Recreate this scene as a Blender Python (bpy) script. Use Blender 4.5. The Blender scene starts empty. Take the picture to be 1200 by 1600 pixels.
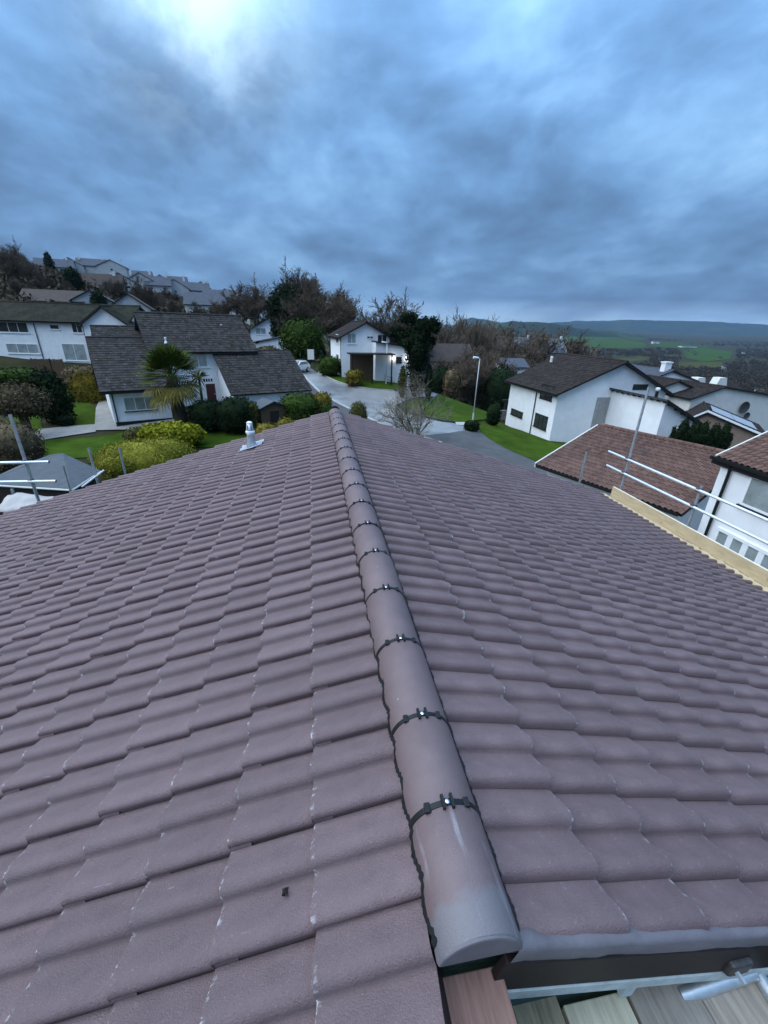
import bpy, bmesh, math, random
import numpy as np
from mathutils import Vector, Matrix

# ------------------------------------------------------------------ camera
SC = bpy.context.scene
COL = SC.collection
CZ = 8.7                                   # eye height above the garden of the house we stand on
FPX, CX, CY = 657.0, 600.0, 800.0          # focal length and centre of the 1200x1600 photograph
_up = np.array([45.0, 1468.0, FPX]); _up /= np.linalg.norm(_up)
_r = np.array([-115.0, 298.0, -FPX]); _r -= _up * (_r @ _up); _r /= np.linalg.norm(_r)
_x = np.cross(_r, _up)
ROT = np.array([_x, _r, _up])              # camera axes -> place axes (x across, y along our ridge, z up)
cam_d = bpy.data.cameras.new('camera'); cam = bpy.data.objects.new('camera', cam_d); COL.objects.link(cam)
M4 = Matrix([list(ROT[i]) + [0] for i in range(3)] + [[0, 0, 0, 1]])
cam.matrix_world = Matrix.Translation((0, 0, CZ)) @ M4
cam_d.sensor_fit = 'VERTICAL'; cam_d.sensor_height = 24.0; cam_d.lens = 24.0 * FPX / 1600.0
cam_d.clip_start = 0.05; cam_d.clip_end = 30000
SC.camera = cam

# ------------------------------------------------------------------ sky, sun, exposure
SUN_EL, SUN_AZ = math.radians(56), math.radians(-90)      # azimuth measured from +y towards +x
w = bpy.data.worlds.new('World'); SC.world = w; w.use_nodes = True
nt = w.node_tree; nt.nodes.clear()
def N(tree, kind, **kw):
    n = tree.nodes.new(kind)
    for k, v in kw.items():
        if k == 'inp':
            for kk, vv in v.items(): n.inputs[kk].default_value = vv
        else: setattr(n, k, v)
    return n
def math_n(tree, op, a, b=None, c=None, clamp=False):
    n = tree.nodes.new('ShaderNodeMath'); n.operation = op; n.use_clamp = clamp
    for i, v in enumerate((a, b, c)):
        if v is None: continue
        if isinstance(v, (int, float)): n.inputs[i].default_value = v
        else: tree.links.new(v, n.inputs[i])
    return n.outputs[0]
def ramp_n(tree, fac, stops, interp='LINEAR'):
    n = tree.nodes.new('ShaderNodeValToRGB'); r = n.color_ramp; r.interpolation = interp
    while len(r.elements) < len(stops): r.elements.new(0.5)
    for e, (p, c) in zip(r.elements, stops):
        e.position = p; e.color = (*c, 1) if len(c) == 3 else c
    tree.links.new(fac, n.inputs[0]); return n.outputs[0]
def mix_n(tree, fac, a, b, mode='MIX'):
    n = tree.nodes.new('ShaderNodeMix'); n.data_type = 'RGBA'; n.blend_type = mode
    for s, v in ((n.inputs[0], fac), (n.inputs[6], a), (n.inputs[7], b)):
        if isinstance(v, (int, float)): s.default_value = v
        elif isinstance(v, tuple): s.default_value = (*v, 1) if len(v) == 3 else v
        else: tree.links.new(v, s)
    return n.outputs[2]
def build_sky():
    L = nt.links.new
    tc = N(nt, 'ShaderNodeTexCoord'); sp = N(nt, 'ShaderNodeSeparateXYZ'); L(tc.outputs['Generated'], sp.inputs[0])
    x, y, z = sp.outputs
    zc = math_n(nt, 'ADD', math_n(nt, 'MAXIMUM', z, 0.0), 0.27)
    cb = N(nt, 'ShaderNodeCombineXYZ')
    L(math_n(nt, 'DIVIDE', x, zc), cb.inputs[0]); L(math_n(nt, 'DIVIDE', y, zc), cb.inputs[1])
    def noise(scale, detail, rough, dist, off):
        mp = N(nt, 'ShaderNodeMapping'); mp.inputs['Location'].default_value = off
        mp.inputs['Scale'].default_value = (1.0, 0.8, 1); mp.inputs['Rotation'].default_value = (0, 0, 0.5)
        L(cb.outputs[0], mp.inputs[0])
        n = N(nt, 'ShaderNodeTexNoise'); L(mp.outputs[0], n.inputs['Vector'])
        for k, v in (('Scale', scale), ('Detail', detail), ('Roughness', rough), ('Distortion', dist)): n.inputs[k].default_value = v
        return n.outputs[0]
    big = noise(0.7, 4, 0.5, 0.4, (3.1, 1.7, 0)); mid = noise(1.75, 9, 0.56, 0.25, (7.3, 2.2, 4.0)); fine = noise(4.2, 8, 0.58, 0.3, (1.2, 8.1, 2.0))
    v = math_n(nt, 'ADD', math_n(nt, 'MULTIPLY', big, 0.38), math_n(nt, 'MULTIPLY', mid, 0.46))
    v = math_n(nt, 'ADD', v, math_n(nt, 'MULTIPLY', fine, 0.16))
    # thin place in the cloud, ahead and a little to the left, where the sun stands behind it
    vd = N(nt, 'ShaderNodeVectorMath', operation='DOT_PRODUCT'); L(tc.outputs['Generated'], vd.inputs[0]); vd.inputs[1].default_value = (-0.15, 0.876, 0.458)
    spot = math_n(nt, 'POWER', math_n(nt, 'MAXIMUM', vd.outputs['Value'], 0.0), 110.0)
    v = math_n(nt, 'ADD', v, math_n(nt, 'MULTIPLY', spot, 0.055))
    col = ramp_n(nt, v, [(0.40, (0.032, 0.062, 0.114)), (0.46, (0.045, 0.092, 0.170)), (0.52, (0.064, 0.132, 0.240)), (0.585, (0.100, 0.192, 0.318)), (0.69, (0.19, 0.305, 0.42))])
    sn = math_n(nt, 'MULTIPLY', spot, ramp_n(nt, fine, [(0.40, (0.25,) * 3), (0.60, (1, 1, 1))])); col = mix_n(nt, math_n(nt, 'MULTIPLY', sn, 0.42), col, (0.46, 0.56, 0.54))
    grad = math_n(nt, 'ADD', 0.52, math_n(nt, 'MULTIPLY', math_n(nt, 'MAXIMUM', z, 0.0), 2.15))
    cg = N(nt, 'ShaderNodeCombineXYZ')
    for i in range(3): L(grad, cg.inputs[i])
    col = mix_n(nt, 1.0, col, cg.outputs[0], 'MULTIPLY')
    strip = math_n(nt, 'MULTIPLY', math_n(nt, 'SUBTRACT', 1.0, math_n(nt, 'DIVIDE', math_n(nt, 'SUBTRACT', math_n(nt, 'ABSOLUTE', z), 0.020), 0.035, clamp=True), clamp=True), 0.8)
    strip = math_n(nt, 'MULTIPLY', strip, ramp_n(nt, mid, [(0.35, (0.45,) * 3), (0.6, (1, 1, 1))]))
    col = mix_n(nt, strip, col, (0.175, 0.250, 0.310))
    sky = N(nt, 'ShaderNodeTexSky', sky_type='NISHITA', sun_disc=False); sky.sun_elevation = SUN_EL; sky.sun_rotation = SUN_AZ
    b1 = N(nt, 'ShaderNodeBackground', inp={'Strength': 0.05}); L(sky.outputs[0], b1.inputs[0])
    b2 = N(nt, 'ShaderNodeBackground', inp={'Strength': 1.0}); L(col, b2.inputs[0])
    mx = N(nt, 'ShaderNodeMixShader', inp={0: 0.93}); L(b1.outputs[0], mx.inputs[1]); L(b2.outputs[0], mx.inputs[2])
    out = N(nt, 'ShaderNodeOutputWorld'); L(mx.outputs[0], out.inputs[0])
build_sky()
sl = bpy.data.lights.new('sun', 'SUN'); sl.energy = 1.5; sl.angle = math.radians(90); sl.color = (0.88, 0.95, 1.0)
sun = bpy.data.objects.new('sun', sl); COL.objects.link(sun)
_sd = Vector((math.sin(SUN_AZ) * math.cos(SUN_EL), math.cos(SUN_AZ) * math.cos(SUN_EL), math.sin(SUN_EL)))
sun.rotation_euler = _sd.to_track_quat('Z', 'Y').to_euler()
SC.view_settings.view_transform = 'Standard'; SC.view_settings.look = 'None'
SC.view_settings.exposure = 1.5; SC.view_settings.gamma = 1.0
SC.render.engine = 'CYCLES'
SC.cycles.use_denoising = True; SC.cycles.max_bounces = 5; SC.cycles.volume_bounces = 0
SC.cycles.transparent_max_bounces = 8

# ------------------------------------------------------------------ survey of the photograph -> place
def ray(px, py): return ROT @ np.array([px - CX, -(py - CY), -FPX])
def W(px, py, Y):
    d = ray(px, py); p = d * (Y / d[1]); return np.array([p[0], p[1], p[2] + CZ])
def WX(px, py, X):
    d = ray(px, py); p = d * (X / d[0]); return np.array([p[0], p[1], p[2] + CZ])
def WZ(px, py, z):
    d = ray(px, py); p = d * ((z - CZ) / d[2]); return np.array([p[0], p[1], z])

# ------------------------------------------------------------------ terrain height
_cp = [(0, 0, -8.7), (0, 8, -8.7), (-8, 8, -8.7), (8, 8, -9.0), (-12, 16, -8.7), (13, 12, -9.3), (0, 20, -8.7), (-16, 24, -8.7), (14, 24, -9.3),
       (22, 38, -9.9), (22, 45, -10.3), (15, 39, -8.75), (31, 33, -10.4), (2, 60, -6.35), (9.8, 55, -6.85), (-35, 63, -5.9), (-17, 37.6, -8.1),
       (-3, 97, -5.75), (-5, 34, -8.0), (-1.3, 37, -7.7), (-25, 48, -7.2), (-40, 45, -6.8), (0.5, 47.5, -7.3), (9, 38, -8.4), (7, 46, -7.9), (14, 52, -8.2),
       (20, 56, -9.6), (40, 60, -15), (60, 60, -18), (55, 100, -24), (30, 100, -17), (12, 100, -10), (20, 75, -11), (45, 35, -13), (70, 30, -17),
       (-60, 75, -1), (-80, 100, 5), (-60, 130, 3.5), (-84, 150, 11), (-105, 230, 14.5), (-80, 230, 11.5), (-51, 200, 5), (-32, 168, 0.5), (-10, 150, -3), (0, 200, -5), (20, 300, -14),
       (-150, 180, 22), (-200, 60, 18), (100, 150, -34), (200, 300, -52), (120, 500, -48), (0, 600, -22), (300, 800, -62), (600, 1400, -66), (0, 1500, -32), (800, 800, -66), (400, 200, -60),
       (1500, 1500, -62), (900, 2600, -34), (1900, 2600, -40), (300, 2600, -22), (2600, 1600, -50), (-400, 700, 25), (-900, 1500, 40), (1800, 5200, -10), (3600, 3600, -30), (-500, 4000, 10), (0, 5500, 10),
       (4000, 7500, 30), (0, 9000, 30), (7000, 5500, 30), (-4000, 8000, 60), (-3000, 2500, 60), (-2000, 0, 30), (0, -2000, -20), (2500, 0, -60), (0, -60, -9), (-60, -20, -5), (60, -20, -14)]
_cp = np.array(_cp, float)
def _lp(x, y):
    r = np.sqrt(x * x + y * y) + 14.0
    k = np.log(r / 14.0) / (r - 13.99)
    return x * k, y * k
_U, _V = _lp(_cp[:, 0], _cp[:, 1])
def _kern(r2): return 0.5 * r2 * np.log(r2 + 1e-9)
def _fit():
    n = len(_cp); K = _kern((_U[:, None] - _U) ** 2 + (_V[:, None] - _V) ** 2) + np.eye(n) * 0.004
    A = np.zeros((n + 3, n + 3)); A[:n, :n] = K; A[:n, n] = 1; A[:n, n + 1] = _U; A[:n, n + 2] = _V; A[n:, :n] = A[:n, n:].T
    return np.linalg.solve(A, np.concatenate([_cp[:, 2], np.zeros(3)]))
_TW = _fit()
def ground(x, y):
    x = np.asarray(x, float); y = np.asarray(y, float); sh = x.shape
    u, v = _lp(x.ravel(), y.ravel()); n = len(_cp)
    out = np.empty(u.shape)
    for s in range(0, len(u), 20000):
        a, b = u[s:s + 20000], v[s:s + 20000]
        out[s:s + 20000] = _kern((a[:, None] - _U) ** 2 + (b[:, None] - _V) ** 2) @ _TW[:n] + _TW[n] + _TW[n + 1] * a + _TW[n + 2] * b
    return (out + CZ).reshape(sh)
def gz(x, y): return float(ground(np.array([x]), np.array([y]))[0])
def G(px, py, tmin=6.0, tmax=9000.0):
    """where the line of sight meets the ground"""
    d = ray(px, py); d = d / np.linalg.norm(d)
    t = np.exp(np.linspace(math.log(tmin), math.log(tmax), 1500)); h = CZ + d[2] * t - ground(d[0] * t, d[1] * t)
    i = np.argmax(h < 0)
    if h[i] >= 0: i = len(t) - 1
    a, b = t[max(i - 1, 0)], t[i]
    for _ in range(18):
        m = (a + b) / 2
        if CZ + d[2] * m - gz(d[0] * m, d[1] * m) < 0: b = m
        else: a = m
    return np.array([d[0] * b, d[1] * b, gz(d[0] * b, d[1] * b)])

# ------------------------------------------------------------------ materials
def material(name, color, rough=0.8, var=0.25, scale=6.0, bump=0.0, bscale=40.0, metal=0.0, island=0.0, spots=None, coat=0.0, spec=0.25, stretch=None, objrnd=0.0, streak=None):
    m = bpy.data.materials.new(name); m.use_nodes = True; t = m.node_tree; L = t.links.new
    bs = t.nodes['Principled BSDF']; bs.inputs['Roughness'].default_value = rough; bs.inputs['Metallic'].default_value = metal
    bs.inputs['Specular IOR Level'].default_value = spec
    if coat: bs.inputs['Coat Weight'].default_value = coat
    tc = N(t, 'ShaderNodeTexCoord'); vec = tc.outputs['Object']
    if stretch:
        mp = N(t, 'ShaderNodeMapping'); mp.inputs['Scale'].default_value = stretch; L(vec, mp.inputs[0]); vec = mp.outputs[0]
    nz = N(t, 'ShaderNodeTexNoise', inp={'Scale': scale, 'Detail': 7, 'Roughness': 0.62}); L(vec, nz.inputs['Vector'])
    f = ramp_n(t, nz.outputs[0], [(0.28, (1 - var,) * 3), (0.72, (1 + var,) * 3)])
    col = mix_n(t, 1.0, tuple(color), f, 'MULTIPLY')
    if island:
        ge = N(t, 'ShaderNodeNewGeometry'); f2 = ramp_n(t, ge.outputs['Random Per Island'], [(0.0, (1 - island,) * 3), (1.0, (1 + island,) * 3)])
        col = mix_n(t, 1.0, col, f2, 'MULTIPLY')
    if objrnd:
        oi = N(t, 'ShaderNodeObjectInfo'); f3 = ramp_n(t, oi.outputs['Random'], [(0.0, (1 - objrnd,) * 3), (1.0, (1 + objrnd,) * 3)])
        col = mix_n(t, 1.0, col, f3, 'MULTIPLY')
    for sp in (spots or []):                    # (colour, noise scale, threshold, softness, strength)
        n2 = N(t, 'ShaderNodeTexNoise', inp={'Scale': sp[1], 'Detail': 6, 'Roughness': 0.6}); L(tc.outputs['Object'], n2.inputs['Vector'])
        k = ramp_n(t, n2.outputs[0], [(sp[2], (0, 0, 0)), (min(sp[2] + sp[3], 1.0), (sp[4],) * 3)])
        col = mix_n(t, k, col, tuple(sp[0]))
    L(col, bs.inputs['Base Color'])
    if bump:
        nb = N(t, 'ShaderNodeTexNoise', inp={'Scale': bscale, 'Detail': 5, 'Roughness': 0.6}); L(vec, nb.inputs['Vector'])
        bp = N(t, 'ShaderNodeBump', inp={'Strength': bump, 'Distance': 0.01}); L(nb.outputs[0], bp.inputs['Height']); L(bp.outputs[0], bs.inputs['Normal'])
    return m
def tile_material(name, color, chips=True):
    m = material(name, color, 0.66, 0.16, 9.0, 0.7, 190.0, island=0.09, objrnd=0.10, spec=0.3,
                 spots=[((0.36, 0.34, 0.36), 60.0, 0.65, 0.07, 0.35), ((0.30, 0.26, 0.27), 170.0, 0.58, 0.10, 0.36), ((0.05, 0.04, 0.04), 200.0, 0.59, 0.08, 0.50), ((0.09, 0.075, 0.08), 2.2, 0.52, 0.25, 0.45), ((0.22, 0.19, 0.20), 1.6, 0.55, 0.2, 0.35)])
    if chips:
        t = m.node_tree; L = t.links.new; bs = t.nodes['Principled BSDF']
        src = bs.inputs['Base Color'].links[0].from_socket
        uv = N(t, 'ShaderNodeUVMap', uv_map='wear'); sp = N(t, 'ShaderNodeSeparateXYZ'); L(uv.outputs[0], sp.inputs[0])
        tc = N(t, 'ShaderNodeTexCoord'); oi = N(t, 'ShaderNodeObjectInfo')
        vm = N(t, 'ShaderNodeVectorMath', operation='ADD'); L(tc.outputs['Object'], vm.inputs[0])
        cb = N(t, 'ShaderNodeCombineXYZ'); L(math_n(t, 'MULTIPLY', oi.outputs['Random'], 37.0), cb.inputs[0]); L(cb.outputs[0], vm.inputs[1])
        nz = N(t, 'ShaderNodeTexNoise', inp={'Scale': 38.0, 'Detail': 4, 'Roughness': 0.75}); L(vm.outputs[0], nz.inputs['Vector'])
        edge = math_n(t, 'DIVIDE', math_n(t, 'SUBTRACT', sp.outputs[1], 0.950), 0.050, clamp=True)
        k = math_n(t, 'MULTIPLY', edge, ramp_n(t, nz.outputs[0], [(0.55, (0, 0, 0)), (0.62, (0.9,) * 3)]))
        # long pale scuffs, each where a tile was dragged over it
        mp = N(t, 'ShaderNodeMapping'); mp.inputs['Scale'].default_value = (5.0, 42.0, 5.0); mp.inputs['Rotation'].default_value = (0, 0, 0.5); L(vm.outputs[0], mp.inputs[0])
        n2 = N(t, 'ShaderNodeTexNoise', inp={'Scale': 1.0, 'Detail': 3, 'Roughness': 0.6}); L(mp.outputs[0], n2.inputs['Vector'])
        k2 = ramp_n(t, n2.outputs[0], [(0.735, (0, 0, 0)), (0.80, (0.6,) * 3)])
        kk = math_n(t, 'MAXIMUM', k, k2)
        L(mix_n(t, kk, src, (0.52, 0.52, 0.53)), bs.inputs['Base Color'])
    return m
def glass_mat(name, color, rough=0.08):
    m = material(name, color, rough, 0.35, 1.6, spec=0.8); return m

MT = {}
MT['tile'] = tile_material('mauve_concrete_tile', (0.168, 0.115, 0.117))
MT['ridge'] = material('ridge_tile_concrete', (0.152, 0.104, 0.104), 0.52, 0.14, 7.0, 0.35, 240.0, spec=0.5, objrnd=0.05, spots=[((0.5, 0.49, 0.5), 22.0, 0.69, 0.06, 0.6), ((0.11, 0.08, 0.08), 4.0, 0.56, 0.2, 0.4)])
def stained_sheen_ridge():
    m = MT['ridge'].copy(); m.name = 'mortar_smeared_sheen_ridge_tile'; t = m.node_tree; L = t.links.new; bs = t.nodes['Principled BSDF']; src = bs.inputs['Base Color'].links[0].from_socket
    tc = N(t, 'ShaderNodeTexCoord'); sp = N(t, 'ShaderNodeSeparateXYZ'); L(tc.outputs['Object'], sp.inputs[0])
    nz = N(t, 'ShaderNodeTexNoise', inp={'Scale': 9.0, 'Detail': 4, 'Roughness': 0.6}); L(tc.outputs['Object'], nz.inputs['Vector'])
    e = math_n(t, 'SUBTRACT', math_n(t, 'ADD', -3.47, math_n(t, 'MULTIPLY', nz.outputs[0], 0.12)), sp.outputs[1])      # smear over the last hand's breadth
    k = math_n(t, 'MULTIPLY', math_n(t, 'DIVIDE', e, 0.025, clamp=True), 0.75); col = mix_n(t, k, src, (0.155, 0.150, 0.160))
    mp = N(t, 'ShaderNodeMapping'); mp.inputs['Scale'].default_value = (26.0, 3.2, 10.0); L(tc.outputs['Object'], mp.inputs[0]); n2 = N(t, 'ShaderNodeTexNoise', inp={'Scale': 1.0, 'Detail': 5, 'Roughness': 0.65}); L(mp.outputs[0], n2.inputs['Vector'])  # pale streaks: dried smears plus a wet highlight, painted into the colour
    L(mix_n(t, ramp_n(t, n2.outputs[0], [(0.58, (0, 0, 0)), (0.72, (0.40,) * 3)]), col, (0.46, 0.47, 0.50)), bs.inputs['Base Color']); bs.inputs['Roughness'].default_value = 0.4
    return m
MT['ridge_stained_sheen'] = stained_sheen_ridge()
MT['black'] = material('black_plastic', (0.012, 0.013, 0.014), 0.45, 0.2, 20)
MT['screw'] = material('bright_screw', (0.8, 0.8, 0.82), 0.2, 0.1, 20, metal=1.0)
MT['mortar'] = material('grey_mortar', (0.140, 0.128, 0.140), 0.55, 0.2, 9, 0.25, 120)
MT['barge'] = material('dark_brown_board', (0.0180, 0.0126, 0.0120), 0.6, 0.25, 12, 0.2, 60, stretch=(1, 8, 8))
MT['teal'] = material('green_painted_render', (0.0480, 0.0897, 0.0777), 0.9, 0.35, 5, 0.5, 60)
MT['pale'] = material('pale_undercloak_board', (0.42, 0.47, 0.46), 0.8, 0.25, 12, 0.2, 60)
MT['galv'] = material('galvanised_steel', (0.50, 0.54, 0.56), 0.42, 0.22, 14, 0.1, 60, metal=0.75)
MT['galvdark'] = material('rusty_fitting', (0.09, 0.085, 0.085), 0.55, 0.4, 30, 0.3, 90, metal=0.6)
MT['alu'] = material('bright_aluminium_tube', (0.72, 0.76, 0.78), 0.38, 0.12, 18, metal=0.55)
MT['lead'] = material('lead_sheet', (0.34, 0.37, 0.42), 0.5, 0.25, 14, 0.4, 30, metal=0.2)
MT['plank_red'] = material('reddish_scaffold_board', (0.2494, 0.1453, 0.1156), 0.8, 0.28, 5, 0.4, 40, stretch=(14, 1.2, 14), spots=[((0.45, 0.4, 0.4), 9.0, 0.70, 0.05, 0.5)])
MT['plank_olive'] = material('olive_scaffold_board', (0.2900, 0.2530, 0.1711), 0.85, 0.42, 5, 0.5, 40, stretch=(14, 1.2, 14))
MT['plank_pale'] = material('pale_scaffold_board', (0.5336, 0.4951, 0.3608), 0.85, 0.25, 4, 0.4, 40, stretch=(12, 1.0, 12))
MT['plank_grey'] = material('grey_scaffold_board', (0.2726, 0.2422, 0.2035), 0.85, 0.30, 5, 0.5, 40, stretch=(14, 1.2, 14))
MT['plank_grey2'] = material('silvery_scaffold_board', (0.3480, 0.2960, 0.2405), 0.85, 0.38, 4, 0.5, 40, stretch=(12, 1.0, 12))
MT['timber'] = material('new_pale_timber', (0.5100, 0.4018, 0.2442), 0.75, 0.20, 3.5, 0.2, 30, stretch=(10, 1.0, 6), spots=[((0.36, 0.25, 0.14), 5.0, 0.66, 0.04, 0.7)])
MT['timber_edge'] = material('sawn_timber_edge', (0.70, 0.64, 0.52), 0.8, 0.15, 6)
MT['white'] = material('white_render', (0.78, 0.79, 0.80), 0.9, 0.07, 1.6, 0.35, 30, spots=[((0.60, 0.62, 0.60), 0.7, 0.56, 0.25, 0.35)])
MT['hillwall'] = material('weathered_pale_render', (0.42, 0.43, 0.43), 0.9, 0.15, 0.8, 0.3, 20)
MT['cream'] = material('cream_render', (0.66, 0.65, 0.60), 0.9, 0.08, 1.2, 0.3, 30)
MT['frame'] = material('white_upvc', (0.80, 0.81, 0.82), 0.4, 0.05, 5)
MT['darkframe'] = material('dark_brown_frame', (0.028, 0.023, 0.022), 0.5, 0.2, 8)
MT['glass'] = glass_mat('dark_window_glass', (0.030, 0.036, 0.040))
MT['glass_pale'] = glass_mat('curtained_window_glass', (0.27, 0.31, 0.31), 0.15)
MT['fascia'] = material('black_fascia', (0.018, 0.018, 0.019), 0.5, 0.2, 6)
MT['slate'] = material('weathered_grey_tile', (0.0418, 0.0375, 0.0350), 0.9, 0.30, 1.8, 0.6, 20, island=0.36, spots=[((0.055, 0.052, 0.034), 1.1, 0.52, 0.14, 0.45), ((0.26, 0.26, 0.24), 7.0, 0.63, 0.05, 0.7)], spec=0.1)
MT['slate2'] = material('brown_grey_tile', (0.0312, 0.0238, 0.0216), 0.9, 0.25, 1.8, 0.6, 20, island=0.34, spots=[((0.050, 0.044, 0.030), 1.2, 0.54, 0.12, 0.45), ((0.22, 0.21, 0.20), 7.0, 0.64, 0.05, 0.6)], spec=0.1)
MT['mossy'] = material('mossy_dark_tile', (0.0231, 0.0229, 0.0175), 0.9, 0.25, 1.8, 0.6, 20, island=0.3, spots=[((0.040, 0.042, 0.022), 0.6, 0.48, 0.16, 0.6)], spec=0.1)
MT['browntile'] = material('brown_pantile', (0.1275, 0.0736, 0.0585), 0.85, 0.22, 3.0, 0.4, 40, island=0.22, objrnd=0.20, spots=[((0.09, 0.085, 0.075), 2.2, 0.58, 0.15, 0.5)], spec=0.15)
MT['farroof'] = material('far_grey_roof', (0.074, 0.082, 0.100), 0.85, 0.18, 1.0, island=0.1)
MT['farroof2'] = material('far_brown_roof', (0.0650, 0.0491, 0.0420), 0.85, 0.18, 1.0, island=0.1)
MT['felt'] = material('grey_roof_felt', (0.0863, 0.0975, 0.1080), 0.9, 0.15, 3, 0.4, 90)
MT['darkwood'] = material('dark_stained_wood', (0.022, 0.018, 0.016), 0.7, 0.3, 4, 0.2, 30, stretch=(1, 1, 6))
MT['fencewood'] = material('brown_fence_wood', (0.1050, 0.0720, 0.0450), 0.85, 0.3, 4, 0.2, 30, stretch=(1, 1, 6), spec=0.04)
MT['brick'] = material('buff_brick', (0.24, 0.175, 0.14), 0.9, 0.3, 9)
MT['navy'] = material('dark_blue_cladding', (0.020, 0.024, 0.034), 0.6, 0.2, 3)
MT['grey_clad'] = material('grey_louvre_cladding', (0.30, 0.31, 0.31), 0.8, 0.15, 3)
MT['asphalt'] = material('worn_asphalt', (0.2480, 0.2444, 0.2373), 0.36, 0.22, 0.35, 0.3, 12, spots=[((0.085, 0.088, 0.095), 0.16, 0.50, 0.10, 0.75), ((0.22, 0.225, 0.23), 0.6, 0.62, 0.12, 0.5)], spec=0.5)
MT['pavement'] = material('tarmac_footway', (0.0797, 0.0802, 0.0814), 0.85, 0.25, 0.6, 0.3, 12)
MT['kerb'] = material('concrete_kerb', (0.3680, 0.3666, 0.3478), 0.85, 0.2, 2.0)
MT['paving'] = material('pale_paving', (0.2720, 0.2586, 0.2390), 0.85, 0.22, 1.1, 0.2, 20)
MT['gravel'] = material('grey_gravel', (0.20, 0.195, 0.19), 0.95, 0.4, 3.0, 0.6, 14)
MT['lawn'] = material('mown_lawn', (0.040, 0.072, 0.007), 0.95, 0.45, 0.5, 0.8, 16, spec=0.03, spots=[((0.060, 0.066, 0.015), 0.16, 0.55, 0.15, 0.6), ((0.028, 0.05, 0.006), 1.3, 0.5, 0.2, 0.6)])
MT['earth'] = material('rough_garden_ground', (0.0300, 0.0302, 0.0108), 0.95, 0.45, 0.12, 0.8, 3, spots=[((0.075, 0.062, 0.045), 0.06, 0.50, 0.14, 0.8)], spec=0.04)
MT['field'] = material('green_pasture', (0.0335, 0.0648, 0.0090), 0.95, 0.18, 0.006, spec=0.04)
MT['field2'] = material('dull_pasture', (0.0502, 0.0528, 0.0135), 0.95, 0.22, 0.008, spec=0.04)
MT['farhill'] = material('wooded_hills', (0.0225, 0.0324, 0.0180), 0.95, 0.4, 0.004, spots=[((0.05, 0.075, 0.03), 0.0016, 0.56, 0.08, 0.7)], spec=0.04)
MT['bark'] = material('grey_brown_bark', (0.0713, 0.0562, 0.0396), 0.95, 0.35, 3.0, 0.5, 20, objrnd=0.25, spec=0.04)
MT['twig'] = material('winter_twigs', (0.1079, 0.0826, 0.0608), 0.95, 0.25, 0.6, objrnd=0.25, spec=0.04)
MT['paletwig'] = material('pale_lichened_twigs', (0.1950, 0.1692, 0.1200), 0.95, 0.25, 1.5, spec=0.04)
MT['brownleaf'] = material('brown_winter_foliage', (0.0735, 0.0576, 0.0379), 0.9, 0.4, 0.5, island=0.35, objrnd=0.2, spec=0.04)
MT['dark_leaf'] = material('dark_evergreen_foliage', (0.0104, 0.0192, 0.0078), 0.85, 0.45, 1.0, island=0.4, objrnd=0.15, spec=0.04)
MT['leaf'] = material('green_foliage', (0.0324, 0.0546, 0.0104), 0.85, 0.4, 1.0, island=0.4, objrnd=0.15, spec=0.04)
MT['olive'] = material('clipped_olive_hedge', (0.1941, 0.1872, 0.0255), 0.85, 0.35, 1.2, island=0.4, spec=0.04)
MT['yellow'] = material('golden_conifer_foliage', (0.1901, 0.1932, 0.0140), 0.85, 0.4, 2.0, island=0.4, spec=0.04)
MT['dkolive'] = material('dull_olive_foliage', (0.050, 0.050, 0.016), 0.85, 0.4, 1.5, island=0.4, spec=0.04)
MT['gold'] = material('golden_brown_foliage', (0.1080, 0.0840, 0.0128), 0.85, 0.45, 1.2, island=0.4, spec=0.04)
MT['dead'] = material('faded_brown_shrub', (0.0938, 0.0706, 0.0408), 0.9, 0.4, 1.2, island=0.4, spec=0.04)
MT['palm'] = material('palm_frond_green', (0.0621, 0.0882, 0.0141), 0.7, 0.4, 1.5, island=0.3, spec=0.04)
MT['palm_old'] = material('palm_frond_old', (0.1620, 0.1325, 0.0351), 0.8, 0.4, 1.5, island=0.3, spec=0.04)
MT['palm_trunk'] = material('fibrous_palm_trunk', (0.0863, 0.0720, 0.0480), 0.95, 0.45, 6, 0.8, 25, stretch=(1, 1, 0.3), spec=0.04)
MT['far_wood'] = material('distant_woodland', (0.0465, 0.0374, 0.0240), 0.95, 0.4, 0.02, island=0.35, spec=0.04)
MT['lamp_post'] = material('galvanised_lamp_post', (0.52, 0.54, 0.53), 0.5, 0.12, 2, metal=0.3)
MT['stone'] = material('grey_rubble_stone', (0.1600, 0.1482, 0.1295), 0.95, 0.35, 2.5, 0.6, 12, island=0.3)
MT['red'] = material('dull_red_door', (0.065, 0.022, 0.025), 0.5, 0.2, 3)
MT['carpaint_w'] = material('white_car_paint', (0.70, 0.71, 0.73), 0.25, 0.04, 3, coat=0.6)
MT['carpaint_d'] = material('dark_car_paint', (0.022, 0.025, 0.030), 0.25, 0.1, 3, coat=0.6)
MT['tyre'] = material('tyre_rubber', (0.018, 0.018, 0.018), 0.9, 0.2, 6)
MT['sheet'] = material('pale_plastic_sheet', (0.4340, 0.3944, 0.3696), 0.6, 0.15, 4)

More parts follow.
